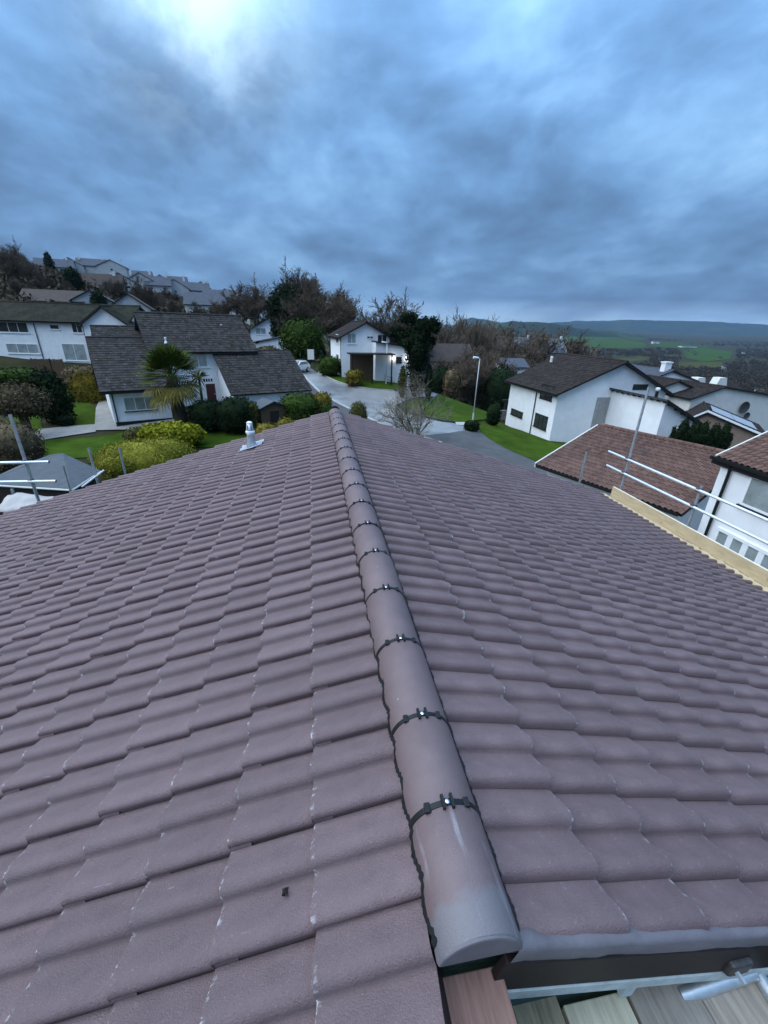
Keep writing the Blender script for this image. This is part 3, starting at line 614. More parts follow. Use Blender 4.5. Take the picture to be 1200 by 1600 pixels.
# ================================================================== OTHER HOUSES
class Fr:
    """plan frame: s runs along a, d runs towards n (n = the side that looks at us when the angle is small)"""
    def __init__(self, x, y, deg):
        r = math.radians(deg); self.o = np.array([x, y]); self.a = np.array([math.cos(r), math.sin(r)]); self.n = np.array([math.sin(r), -math.cos(r)])
    def p(self, s, d, z): q = self.o + self.a * s + self.n * d; return np.array([q[0], q[1], z])
    def A(self, k=1.0): return np.array([self.a[0] * k, self.a[1] * k, 0])
    def Nn(self, k=1.0): return np.array([self.n[0] * k, self.n[1] * k, 0])
def tile_sheet(P0, u, v, wid, ln, tw, tg, style, parent, mat, seed=1):
    """tiles on a plane: P0 top corner, u along the ridge, v down the slope; joined into one part"""
    u = np.asarray(u, float); v = np.asarray(v, float); nr = np.cross(u, v)
    if nr[2] < 0: nr = -nr
    nr /= np.linalg.norm(nr); rng = random.Random(seed); m = MB(); nu = max(1, round(wid / tw)); tw = wid / nu; nv = max(1, math.ceil(ln / tg)); tg = ln / nv
    prof = [(0.0, 0.0), (0.05, .022), (0.14, .030), (0.30, .016), (0.49, 0.0)]
    for k in range(nv):
        off = (0.5 if k % 2 and style == 'flat' else 0.0)
        for i in range(nu + (1 if off else 0)):
            s0 = max(0.0, (i - off) * tw); s1 = min(wid, (i + 1 - off) * tw - 0.006); t0, t1 = k * tg, (k + 1) * tg + 0.04
            j = rng.uniform(-.004, .006); dt = rng.uniform(-.012, .012)
            if style == 'flat':
                q = [P0 + u * s0 + v * t0 + nr * (.012 + j), P0 + u * s1 + v * t0 + nr * (.012 + j), P0 + u * s1 + v * (t1 + dt) + nr * (.042 + j), P0 + u * s0 + v * (t1 + dt) + nr * (.042 + j)]
                m.add(q + [q[3] - nr * .025, q[2] - nr * .025], [(0, 1, 2, 3), (3, 2, 5, 4)])
            else:
                pr = [((c + y) * 0.5 * 1.0, z) for c in (0, 1) for y, z in [(p[0] * 2, p[1]) for p in prof]] + [(1.0, 0.0)]
                top = [P0 + u * (s0 + (s1 - s0) * y) + v * t0 + nr * (z * 1.3 + .01) for y, z in pr]; bot = [P0 + u * (s0 + (s1 - s0) * y) + v * (t1 + dt) + nr * (z * 1.3 + .038 + j) for y, z in pr]
                n = len(pr); m.add(top + bot + [b - nr * .025 for b in bot], [(c, c + 1, n + c + 1, n + c) for c in range(n - 1)] + [(n + c, n + c + 1, 2 * n + c + 1, 2 * n + c) for c in range(n - 1)])
    o = m.build('roof_tiles', mat, parent); bm = bmesh.new(); bm.from_mesh(o.data)
    if sum((f.normal.dot(Vector(nr)) * f.calc_area() for f in bm.faces)) < 0: bmesh.ops.reverse_faces(bm, faces=bm.faces)
    bm.to_mesh(o.data); bm.free()
    return tag(o, kind='stuff')
def tiles_single(P0, u, v, wid, ln, tw, tg, parent, org, mat, limit=300):
    """roll tiles near enough to tell apart: each its own part, sharing four meshes"""
    u = np.asarray(u, float); v = np.asarray(v, float); nr = np.cross(u, v)
    if nr[2] < 0: nr = -nr
    nr /= np.linalg.norm(nr); nu = max(1, round(wid / tw)); tw = wid / nu; nv = max(1, math.ceil(ln / tg)); tg = ln / nv
    prof = [(0.0, 0.0), (0.04, .030), (0.09, .056), (0.15, .064), (0.24, .046), (0.36, .014), (0.47, 0.0)]; pr = [(2 * y, z) for y, z in prof] + [(0.985, 0.0)]
    mes = []; rng = random.Random(4)
    for kk in range(3):
        m = MB(); n = len(pr); j = kk * .003
        top = [u * (tw * y) + nr * (z + .006) for y, z in pr]; bot = [u * (tw * y) + v * (tg + .05) + nr * (z + .036 + j) for y, z in pr]
        fs = [(c, c + 1, n + c + 1, n + c) for c in range(n - 1)] + [(n + c, n + c + 1, 2 * n + c + 1, 2 * n + c) for c in range(n - 1)]
        if np.dot(np.cross(u, v), nr) < 0: fs = [f[::-1] for f in fs]
        m.add(top + bot + [b - nr * .028 for b in bot], fs); o = m.build('roof_tile', mat); mes.append(o.data); bpy.data.objects.remove(o)
    cells = [(k, i) for k in range(nv) for i in range(nu)]
    cells.sort(key=lambda c: np.linalg.norm(P0 + u * tw * c[1] + v * tg * c[0] - np.array([0, 0, CZ])))
    for k, i in cells[:limit]:
        o = bpy.data.objects.new('roof_tile', mes[rng.randrange(3)]); COL.objects.link(o); o.parent = parent
        o.location = tuple(P0 + u * tw * i + v * tg * k - org + nr * rng.uniform(0, .004)); o.rotation_euler = (rng.uniform(-.006, .006), rng.uniform(-.006, .006), rng.uniform(-.006, .006))
    rest = cells[limit:]
    if rest:
        m = MB()
        for k, i in rest:
            q = mes[rng.randrange(3)]; b = P0 + u * tw * i + v * tg * k; m.add([np.array(x.co) + b for x in q.vertices], [tuple(f.vertices) for f in q.polygons])
        tag(m.build('roof_tiles', mat, parent), kind='stuff')
def slope(h, fr, A, B, C, D, mat, style, thick=0.14, tile=(0.30, 0.34), trim='fascia', single=False, under='darkwood'):
    """one roof plane; A,B the upper edge, D,C the lower edge (A above D). slab + tiles + edge boards"""
    A, B, C, D = map(np.asarray, (A, B, C, D)); u = B - A; wid = np.linalg.norm(u); u = u / wid; v = D - A; ln = np.linalg.norm(v); v = v / ln
    nr = np.cross(u, v); nr = nr if nr[2] > 0 else -nr; nr /= np.linalg.norm(nr)
    m = MB(); m.frame_box(A - nr * thick, u * wid, v * ln, nr * thick); o = m.build('roof_slope', trim, h)
    if style == 'plain': 
        m = MB(); m.frame_box(A - u * .02 - v * .02 + nr * .002, u * (wid + .04), v * (ln + .04), nr * .03); m.build('roof_covering', mat, o)
    elif single: tiles_single(A, u, v, wid, ln, tile[0], tile[1], o, ORG[h.name], mat)
    else: tile_sheet(A, u, v, wid, ln, tile[0], tile[1], style, o, mat, int(wid * 10))
    return o
def gable(h, fr, s0, s1, d0, d1, zb, ze, zr, axis='s', wall='white', roof='slate', style='flat', over=0.35, eave=0.4, tile=(0.30, 0.34), mid=0.5, ridge=True, purlin=False):
    """a block with a pitched roof; axis = which way the ridge runs"""
    P = fr.p
    if axis == 's':
        dm = d0 + (d1 - d0) * mid; m = MB(); m.prism([P(s0, d0, zb), P(s0, d1, zb), P(s0, d1, ze), P(s0, dm, zr - .10), P(s0, d0, ze)], fr.A(s1 - s0)); m.build('wall', wall, h)
        for dd in (d1, d0):
            sg = 1 if dd == d1 else -1; run = abs(dd - dm); k = (zr - ze) / run
            A, B = P(s0 - over, dm, zr + .10), P(s1 + over, dm, zr + .10); C, D = P(s1 + over, dd + sg * eave, ze - k * eave + .10), P(s0 - over, dd + sg * eave, ze - k * eave + .10)
            slope(h, fr, A, B, C, D, roof, style, tile=tile)
            m = MB(); m.frame_box(P(s0 - over + .02, dd + sg * (eave + .02), ze - k * eave - .10), fr.A(s1 - s0 + 2 * over - .04), fr.Nn(sg * .10), (0, 0, .11)); m.build('gutter', 'black', h)
        if ridge: m = MB(); m.tube([P(s0 - over, dm, zr + .12), P(s1 + over, dm, zr + .12)], .11, 8); m.build('ridge_capping', roof, h)
    else:
        sm = s0 + (s1 - s0) * mid; m = MB(); m.prism([P(s0, d0, zb), P(s1, d0, zb), P(s1, d0, ze), P(sm, d0, zr - .10), P(s0, d0, ze)], fr.Nn(d1 - d0)); m.build('wall', wall, h)
        for ss in (s0, s1):
            sg = 1 if ss == s1 else -1; run = abs(ss - sm); k = (zr - ze) / run
            A, B = P(sm, d0 - over, zr + .10), P(sm, d1 + over, zr + .10); C, D = P(ss + sg * eave, d1 + over, ze - k * eave + .10), P(ss + sg * eave, d0 - over, ze - k * eave + .10)
            slope(h, fr, A, B, C, D, roof, style, tile=tile)
            m = MB(); m.frame_box(P(ss + sg * (eave + .02), d0 - over + .02, ze - k * eave - .10), fr.Nn(d1 - d0 + 2 * over - .04), fr.A(sg * .10), (0, 0, .11)); m.build('gutter', 'black', h)
        if ridge: m = MB(); m.tube([P(sm, d0 - over, zr + .12), P(sm, d1 + over, zr + .12)], .11, 8); m.build('ridge_capping', roof, h)
def leanto(h, fr, s0, s1, d0, d1, zb, z0, z1, wall='white', roof='slate', style='flat', over=0.3, eave=0.35, tile=(0.30, 0.34), axis='d'):
    """one-way roof; axis d: height z0 at d0 and z1 at d1; axis s: z0 at s0, z1 at s1"""
    P = fr.p
    if axis == 'd':
        m = MB(); m.prism([P(s0, d0, zb), P(s0, d1, zb), P(s0, d1, z1), P(s0, d0, z0)], fr.A(s1 - s0)); m.build('wall', wall, h); k = (z1 - z0) / (d1 - d0)
        hi, lo = ((d0, z0), (d1 + eave, z1 + k * eave)) if z0 > z1 else ((d1, z1), (d0 - eave, z0 - k * eave))
        A, B, C, D = P(s0 - over, hi[0], hi[1] + .14), P(s1 + over, hi[0], hi[1] + .14), P(s1 + over, lo[0], lo[1] + .14), P(s0 - over, lo[0], lo[1] + .14)
    else:
        m = MB(); m.prism([P(s0, d0, zb), P(s1, d0, zb), P(s1, d0, z1), P(s0, d0, z0)], fr.Nn(d1 - d0)); m.build('wall', wall, h); k = (z1 - z0) / (s1 - s0)
        hi, lo = ((s0, z0), (s1 + eave, z1 + k * eave)) if z0 > z1 else ((s1, z1), (s0 - eave, z0 - k * eave))
        A, B, C, D = P(hi[0], d0 - over, hi[1] + .14), P(hi[0], d1 + over, hi[1] + .14), P(lo[0], d1 + over, lo[1] + .14), P(lo[0], d0 - over, lo[1] + .14)
    return slope(h, fr, A, B, C, D, roof, style, tile=tile)
def window(h, fr, face, c, off, z0, wid, hgt, frame='frame', pane='glass_pale', bars=1, sill='frame', trans=False, name='window'):
    """face 'n': on the wall d = off, centred at s = c, looking towards n; 'a+','a-': on the wall s = off, centred at d = c"""
    if face == 'n': o, U, D = fr.p(c - wid / 2, off, z0), fr.A(), fr.Nn()
    elif face == 'a+': o, U, D = fr.p(off, c - wid / 2, z0), fr.Nn(), fr.A()
    else: o, U, D = fr.p(off, c - wid / 2, z0), fr.Nn(), fr.A(-1)
    t = 0.075; up = np.array([0, 0, 1.0]); m = MB(); dp = D * 0.05; o = o + D * 0.004
    m.frame_box(o, U * wid, dp, up * t); m.frame_box(o + up * (hgt - t), U * wid, dp, up * t); m.frame_box(o + up * t, U * t, dp, up * (hgt - 2 * t)); m.frame_box(o + up * t + U * (wid - t), U * t, dp, up * (hgt - 2 * t))
    w = m.build(name, frame, h)
    xs = np.linspace(t, wid - t, bars + 2); g = 0.05
    for i in range(bars): m = MB(); m.frame_box(o + U * (xs[i + 1] - g / 2) + up * t + D * .002, U * g, D * .046, up * (hgt - 2 * t)); m.build('glazing_bar', frame, w)
    for i in range(bars + 1):
        a, b = xs[i] + (g / 2 if i else 0), xs[i + 1] - (g / 2 if i < bars else 0); m = MB(); m.frame_box(o + U * a + up * t + D * .004, U * (b - a), D * .016, up * (hgt - 2 * t)); m.build('pane', pane, w)
    if sill: m = MB(); m.frame_box(o - U * .06 - up * .075, U * (wid + .12), D * .11, up * .07); m.build('sill', sill, w)
    return w
def door(h, fr, face, c, off, z0, wid, hgt, mat='red', frame='frame'):
    if face == 'n': o, U, D = fr.p(c - wid / 2, off, z0), fr.A(), fr.Nn()
    else: o, U, D = fr.p(off, c - wid / 2, z0), fr.Nn(), fr.A(1 if face == 'a+' else -1)
    up = np.array([0, 0, 1.0]); m = MB(); m.frame_box(o + D * .004, U * wid, D * .04, up * hgt); d = m.build('door', mat, h)
    m = MB()
    for q, e1, e2 in ((o - U * .07, U * .07, up * (hgt + .07)), (o + U * wid, U * .07, up * (hgt + .07)), (o + up * hgt, U * wid, up * .07)): m.frame_box(q + D * .003, e1, D * .06, e2)
    m.build('door_frame', frame, d)
    m = MB(); m.frame_box(o + U * (wid - .14) + up * hgt * .48 + D * .044, U * .05, D * .05, up * .12); m.build('handle', 'galv', d); return d
def pipe(h, fr, s, d, z0, z1, face='n', mat='black'):
    D = fr.Nn(.07) if face == 'n' else fr.A(.07 if face == 'a+' else -.07); m = MB(); m.tube([fr.p(s, d, z0) + D, fr.p(s, d, z1) + D], .05, 8); m.build('downpipe', mat, h)
def plinth(h, fr, s0, s1, d, z0, z1, mat='black'):
    m = MB(); m.frame_box(fr.p(s0, d + .003, z0), fr.A(s1 - s0), fr.Nn(.05), (0, 0, z1 - z0)); m.build('plinth', mat, h)

# --- A: white split-level house behind the palm
def house_a():
    fr = Fr(-13.96, 41.5, 25); zb = gz(-10, 40) - 0.8
    h = thing('house', (-13.96, 41.5, gz(-14, 41.5)), 'white split-level house with three dark tiled roofs behind the palm tree', 'house')
    ze, zr = CZ - 2.60, CZ + 0.20
    gable(h, fr, 0.5, 8.95, -8.6, 0, zb, ze, zr, 's', roof='slate', over=0.55, eave=0.45)
    leanto(h, fr, 5.6, 12.7, 0.012, 4.6, zb, CZ - 2.95, CZ - 5.95, roof='slate', over=0.3)
    m = MB(); m.frame_box(fr.p(9.7, -.35, CZ - 2.95), fr.A(3.3), fr.Nn(.3), (0, 0, .22)); m.build('roof_flashing', 'slate', h)
    gable(h, fr, -3.7, 0.49, -4.0, 4.0, zb - .4, CZ - 5.15, CZ - 1.85, 's', roof='slate', over=0.55, eave=0.45, mid=0.25)
    gable(h, fr, -3.2, 0.45, -9.6, -4.1, zb, CZ - 2.5, CZ - 1.05, 's', roof='slate', over=0.4)
    window(h, fr, 'n', 4.0, 0.0, CZ - 4.15, 1.6, 1.25, bars=1, pane='glass_pale')
    window(h, fr, 'n', -1.7, 4.0, CZ - 6.95, 2.3, 1.1, bars=2, pane='glass_pale', sill='black')
    window(h, fr, 'n', 4.6, 0.0, CZ - 5.55, 1.0, 0.45, bars=3, pane='glass', sill=None)
    door(h, fr, 'n', 4.75, 0.0, CZ - 7.6, .85, 1.95, 'red')
    pipe(h, fr, -3.5, 4.0, CZ - 8.0, CZ - 5.4); pipe(h, fr, 8.7, 0.0, CZ - 3.0, CZ - 2.7); plinth(h, fr, -3.65, 0.45, 4.0, zb - .3, CZ - 7.75)
    window(h, fr, 'n', 10.9, 4.6, CZ - 7.0, .8, .7, frame='darkframe', pane='glass', bars=0)
    for s, d, z in ((1.6, -.3, CZ - 2.0), (7.2, -3.0, CZ - .9)):
        m = MB(); m.lathe(fr.p(s, d, z - .1), [(.16, 0), (.12, .12), (.07, .16), (.07, .38), (.11, .40), (.09, .5)], 10); m.build('roof_vent', 'frame', h)
    m = MB(); m.tube([fr.p(9.5, .1, CZ - 2.82), fr.p(10.0, 2.0, CZ - 4.1)], .06, 6); m.build('roof_hip_line', 'slate', h)
house_a()
# --- B: white two-storey house at the left edge
def house_b():
    fr = Fr(-25.9, 64.5, -4); zb = gz(-33, 64) - 1.0
    h = thing('house', (-30, 65, gz(-30, 65)), 'long white two-storey house with mossy roof at the left edge', 'house')
    ze = CZ - 0.80; gable(h, fr, -24, 2.2, -8.5, 0, zb, ze, CZ + 1.15, 's', roof='mossy', over=.5, eave=.45)
    gable(h, fr, -2.7, 2.9, -1.0, 0.8, zb, ze - .25, CZ + 0.95, 'd', roof='mossy', over=.5, eave=.4)
    for c, z, wd, hg, p, b in ((-11.6, -2.35, 3.6, 1.25, 'glass', 2), (-6.6, -1.85, 1.2, .6, 'glass', 0), (-3.9, -2.2, 1.3, 1.25, 'glass', 1), (-11.2, -4.85, 3.9, 1.2, 'glass_pale', 2), (-4.9, -5.6, 2.9, 2.1, 'glass_pale', 1)):
        window(h, fr, 'n', c, 0.0, CZ + z, wd, hg, pane=p, bars=b)
    for c, z, wd, hg in ((-1.4, -2.2, 1.1, 1.1), (.35, -1.75, .9, .45), (1.9, -2.3, .8, 1.0), (-1.2, -4.3, 1.3, .6)): window(h, fr, 'n', c, 0.8, CZ + z, wd, hg, pane='glass', bars=1)
    pipe(h, fr, -9.0, 0, CZ - 5.8, ze - .2); pipe(h, fr, -3.1, 0, CZ - 5.8, ze - .2)
    m = MB(); m.lathe(fr.p(-0.6, -2.6, CZ + .55), [(.14, 0), (.10, .3), (.13, .34), (.08, .5)], 8); m.build('roof_vent', 'frame', h)
house_b()
# --- C: white gabled house beyond the first one
def house_c():
    fr = Fr(-11.8, 93.5, 4); zb = gz(-7, 95) - 1.0
    h = thing('house', (-7, 94, gz(-7, 94)), 'white gabled house with pale grey roof left of the round evergreen', 'house')
    gable(h, fr, 0, 9.2, -9, 0, zb, CZ - 1.75, CZ + .45, 'd', roof='farroof', over=.6, mid=.42)
    leanto(h, fr, 0.8, 7.6, 0.01, 4.4, zb, CZ - 4.0, CZ - 2.6, roof='farroof', axis='s')
    window(h, fr, 'n', 2.0, 0, CZ - 2.6, 2.0, 1.2, bars=1); window(h, fr, 'n', 4.6, 0, CZ - 1.75, .8, .6, pane='glass', bars=0); window(h, fr, 'n', 5.8, 0, CZ - 1.75, .8, .6, pane='glass', bars=0); window(h, fr, 'n', 8.0, 0, CZ - 2.3, 1.4, .8, pane='glass', bars=1)
house_c()
# --- D: white house with the dark garage and the car port beyond the road
def house_d():
    fr = Fr(3.75, 57.0, 8); zb = gz(6, 58) - 1.2
    h = thing('house', (6, 58, gz(6, 58)), 'white house with dark garage and wall lights beyond the road', 'house')
    gable(h, fr, 0, 6.3, -7.5, 0, zb, CZ - 1.60, CZ + 0.05, 'd', roof='slate2', over=.45, eave=.45, mid=.5)
    window(h, fr, 'n', 1.3, 0, CZ - 2.4, 1.15, 1.2); window(h, fr, 'n', 3.7, 0, CZ - 1.8, .9, .35, pane='glass', bars=1, sill=None); window(h, fr, 'n', 5.3, 0, CZ - 2.25, 1.3, 1.0, pane='glass', bars=1)
    for z in (-2.5, -4.9): window(h, fr, 'a-', -2.6, 0, CZ + z, 1.5, 1.1, pane='glass', bars=1)
    pipe(h, fr, 0, -.2, zb, CZ - 1.8, 'a-')
    leanto(h, fr, 3.9, 8.6, 0.01, 2.0, zb, CZ - 2.15, CZ - 2.7, roof='slate2', axis='s', over=.3)          # white side wing
    window(h, fr, 'n', 7.0, 2.0, CZ - 4.6, .75, .8, frame='darkframe', pane='glass', bars=0, sill=None)
    leanto(h, fr, 8.62, 11.4, -3.0, 1.8, zb, CZ - 2.45, CZ - 3.7, wall='navy', roof='slate2', axis='s', over=.3)   # dark garage
    m = MB()
    for i in range(6): m.frame_box(fr.p(8.9, 1.804, zb + 1.3 + .36 * i), fr.A(2.2), fr.Nn(.03), (0, 0, .33))
    m.build('garage_door', 'navy', h)
    # car port
    m = MB(); m.frame_box(fr.p(0.2, 2.1, CZ - 3.45), fr.A(5.6), fr.Nn(2.0), (0, 0, .14)); cp = m.build('car_port_roof', 'slate2', h)
    for s, d in ((.4, 3.8), (2.9, 3.8), (5.4, 3.8)): m = MB(); m.frame_box(fr.p(s, d, zb), fr.A(.14), fr.Nn(.14), (0, 0, CZ - 3.45 - zb)); m.build('car_port_post', 'darkwood', h)
    m = MB(); m.frame_box(fr.p(.6, 2.1, zb), fr.A(3.0), fr.Nn(.04), (0, 0, CZ - 3.46 - zb)); m.build('car_port_screen', 'fencewood', h)
    e = bpy.data.materials.new('lit_wall_light'); e.use_nodes = True; b = e.node_tree.nodes['Principled BSDF']; b.inputs['Emission Color'].default_value = (1, .93, .80, 1); b.inputs['Emission Strength'].default_value = 5.0
    for s, z in ((6.2, -4.1), (8.1, -4.1)):
        m = MB(); m.tube([fr.p(s, 2.07, CZ + z), fr.p(s, 2.07, CZ + z + .24)], .06, 8); l = m.build('wall_light', e, h)
        m = MB(); m.frame_box(fr.p(s - .06, 2.005, CZ + z - .03), fr.A(.12), fr.Nn(.02), (0, 0, .3)); m.build('back_plate', 'darkframe', l)
        pl = bpy.data.lights.new('wall_light_glow', 'POINT'); pl.energy = 4; pl.color = (1, .93, .82); pl.shadow_soft_size = .08
        po = bpy.data.objects.new('wall_light_glow', pl); COL.objects.link(po); po.location = tuple(fr.p(s, 2.22, CZ + z + .12) - ORG[h.name]); po.parent = h
house_d()
# --- E: white house with dark roof on the right
def house_e():
    fr = Fr(22.0, 36.3, 2.0); zb = CZ - 11.2
    h = thing('house', (26, 38, gz(26, 38)), 'white house with black-framed windows and dark mottled roof, right of the road', 'house')
    gable(h, fr, 0, 11.4, -9.2, 0, zb, CZ - 5.25, CZ - 2.60, 'd', roof='slate2', over=.55, eave=.5, mid=.52)
    for c, z, wd, hg, b in ((-1.85, -6.15, 2.1, 1.35, 1), (-2.0, -8.95, 2.3, 1.3, 2), (-6.9, -8.75, 2.6, .62, 1)):
        window(h, fr, 'a-', c, 0, CZ + z, wd, hg, frame='darkframe', pane='glass', bars=b, sill='darkframe')
    pipe(h, fr, 0, -3.55, zb + .6, CZ - 5.4, 'a-')
    m = MB(); m.lathe(fr.p(-.10, -2.95, CZ - 5.75), [(.0, 0), (.17, .05), (.2, .2), (.17, .36), (0, .4)], 10); m.build('alarm_box', 'darkwood', h)
    # grey louvred screen and the lower wing in front of the gable
    m = MB(); m.frame_box(fr.p(4.1, .004, CZ - 9.2), fr.A(1.35), fr.Nn(.05), (0, 0, 3.5)); sc = m.build('louvre_screen', 'grey_clad', h)
    for i in range(4): m = MB(); m.frame_box(fr.p(4.13 + .335 * i, .058, CZ - 9.15), fr.A(.26), fr.Nn(.03), (0, 0, 3.4)); m.build('slat', 'grey_clad', sc)
    m = MB(); m.prism([fr.p(5.5, .02, zb), fr.p(9.2, .02, zb), fr.p(9.2, .02, CZ - 6.85), fr.p(5.5, .02, CZ - 5.10)], fr.Nn(6.3)); m.build('wall', 'white', h)
    k = 1.75 / 3.7; slope(h, fr, fr.p(5.2, -.1, CZ - 5.10 + .3 * k + .14), fr.p(5.2, 6.75, CZ - 5.10 + .3 * k + .14), fr.p(9.6, 6.75, CZ - 6.85 - .4 * k + .14), fr.p(9.6, -.1, CZ - 6.85 - .4 * k + .14), 'slate2', 'flat')
    for i in range(10): m = MB(); m.frame_box(fr.p(5.22, .2 + .68 * i, CZ - 5.12), fr.A(.28), fr.Nn(.12), (0, 0, .13)); m.build('rafter_end', 'fascia', h)
    for i in range(5): m = MB(); m.frame_box(fr.p(5.7 + .75 * i, 6.32, CZ - 5.35 - .75 * i * k), fr.A(.12), fr.Nn(.4), (0, 0, .16)); m.build('purlin_end', 'fascia', h)
    window(h, fr, 'n', 8.4, .0, CZ - 5.0, 1.6, .5, frame='darkframe', pane='glass', bars=1, sill=None)
    for s, d, z in ((3.6, -7.9, CZ - 3.25), ):
        m = MB(); m.lathe(fr.p(s, d, z), [(.15, 0), (.13, .4), (.17, .45), (.10, .6)], 8); m.build('roof_vent', 'cream', h)
    m = MB(); m.tube([fr.p(9.0, 1.5, CZ - 7.0), fr.p(9.0, 1.5, CZ - 4.9)], .14, 8); m.build('flue_pipe', 'fascia', h)
    m = MB(); m.lathe(fr.p(9.0, 1.5, CZ - 4.9), [(.14, 0), (.2, .1), (.2, .25), (.1, .3)], 8); m.build('flue_cowl', 'frame', h)
    plinth(h, fr, 0, 5, 0, zb, CZ - 10.0, 'fascia')
house_e()
# --- F: low brown roof just beyond our right-hand scaffold; G: house at the right edge
def house_f():
    # ridge towards us along a; slope we see falls along n
    fr = Fr(16.13, 21.85, -67.5); zb = gz(15, 18) - .6
    h = thing('bungalow', (15, 18, gz(15, 18)), 'low building with brown pantile roof beside our right-hand scaffold', 'house')
    zr, ze = CZ - 5.0, CZ - 6.62; P = lambda s, d, z: fr.p(s, -d, z)
    m = MB(); m.prism([P(.4, -4.4, zb), P(.4, 4.6, zb), P(.4, 4.6, ze - .02), P(.4, 0, zr - .18), P(.4, -4.4, ze - .02)], fr.A(6.6)); m.build('wall', 'white', h)
    k = (zr - ze) / 4.9
    slope(h, fr, P(0, 0, zr), P(7.3, 0, zr), P(7.3, -4.9, zr - k * 4.9), P(0, -4.9, zr - k * 4.9), 'browntile', 'roll', single=True, tile=(.235, .32))
    slope(h, fr, P(0, 0, zr), P(7.3, 0, zr), P(7.3, 5.2, zr - k * 5.2), P(0, 5.2, zr - k * 5.2), 'browntile', 'roll', tile=(.30, .33))
    for i in range(16): m = MB(); m.tube([P(.02 + .455 * i, 0, zr + .05), P(.45 + .455 * i, 0, zr + .05)], .12, 10); m.build('ridge_tile', 'browntile', h)
    m = MB(); e = P(-.05, -4.95, zr - k * 4.9 - .16); m.frame_box(e, fr.p(0, 0, 0) * 0 + (P(0, 0, zr) - P(0, -4.9, zr - k * 4.9)), fr.A(.06), (0, 0, .24)); m.build('verge_board', 'cream', h)
    m = MB(); m.frame_box(P(.1, -4.92, zr - k * 4.9 - .12), fr.A(7.1), fr.p(0, 0, 0) * 0 + (P(0, -.1, 0) - P(0, 0, 0)), (0, 0, .10)); m.build('gutter', 'black', h)
house_f()
def house_g():
    h = thing('house', (18, 9, gz(18, 9)), 'white house with brown pantile roof and patio doors, cut off by the right edge', 'house')
    xw = 15.2; y1 = 12.7; y0 = 3.0; zb = gz(15, 10) - .5; ze = CZ - 4.22; xr = 20.0; zr = CZ - 1.95
    m = MB(); m.prism([(xw, y1, zb), (23.2, y1, zb), (23.2, y1, ze), (xr, y1, zr - .2), (xw, y1, ze)], (0, y0 - y1, 0)); m.build('wall', 'white', h)
    fr = Fr(xw, y1, 0); k = (zr - ze) / (xr - xw); xe = xw - .14; zz = ze - k * .14
    slope(h, fr, (xr, y0, zr + .05), (xr, y1 + .55, zr + .05), (xe, y1 + .55, zz + .05), (xe, y0, zz + .05), 'browntile', 'roll', single=True, tile=(.235, .32))
    slope(h, fr, (xr, y0, zr + .05), (xr, y1 + .55, zr + .05), (23.65, y1 + .55, zz + .05), (23.65, y0, zz + .05), 'browntile', 'roll', tile=(.30, .33))
    m = MB(); m.frame_box((xe - .02, y1 + .56, zz - .04), (xr - xe, 0, zr - zz), (0, .05, 0), (0, 0, .13)); m.build('verge_board', 'cream', h)
    m = MB(); m.frame_box((xe - .14, y0, zz - .08), (.13, 0, 0), (0, y1 + .7 - y0, 0), (0, 0, .12)); m.build('gutter', 'black', h)
    m = MB(); m.frame_box((xe, y0, zz - .26), (.03, 0, 0), (0, y1 + .7 - y0, 0), (0, 0, .19)); m.build('fascia', 'fascia', h)
    m = MB(); m.box(xw - .02, xw + .3, y1 + .002, y1 + .35, zb, ze - .05); m.build('corner_pier', 'frame', h)
    m = MB(); m.tube([(xe, y1 - .1, zz - .06), (xw - .10, y1 - .1, zz - .45), (xw - .10, y1 - .1, zb)], .055, 10); m.build('downpipe', 'black', h)
    # wall faces -x : use a frame whose n points to -x
    f2 = Fr(xw, y1, 270); # a = -y ; n = -x
    window(h, f2, 'n', 1.9, 0, CZ - 5.62, 2.1, 1.1, pane='glass_pale', bars=1, sill='black')
    z0 = CZ - 8.95
    tot = 3.6; s0 = .42; fw = MB(); fw.frame_box(f2.p(s0, .004, z0 + 2.08), f2.A(tot), f2.Nn(.07), (0, 0, .12)); dr = fw.build('patio_doors', 'frame', h)
    fw = MB(); fw.frame_box(f2.p(s0, .004, z0), f2.A(tot), f2.Nn(.07), (0, 0, .1)); fw.build('threshold', 'frame', dr)
    for i in range(6):
        a = s0 + i * tot / 6; m = MB(); m.frame_box(f2.p(a, .004, z0 + .1), f2.A(.11), f2.Nn(.06), (0, 0, 1.98)); m.frame_box(f2.p(a + tot / 6 - .11, .004, z0 + .1), f2.A(.108), f2.Nn(.06), (0, 0, 1.98)); m.build('door_stile', 'frame', dr)
        m = MB(); m.frame_box(f2.p(a + .112, .006, z0 + .1), f2.A(tot / 6 - .224), f2.Nn(.02), (0, 0, 1.97)); m.build('pane', 'glass_pale', dr)
        m = MB(); m.frame_box(f2.p(a + tot / 6 - .09, .066, z0 + 1.0), f2.A(.03), f2.Nn(.04), (0, 0, .16)); m.build('handle', 'galv', dr)
house_g()
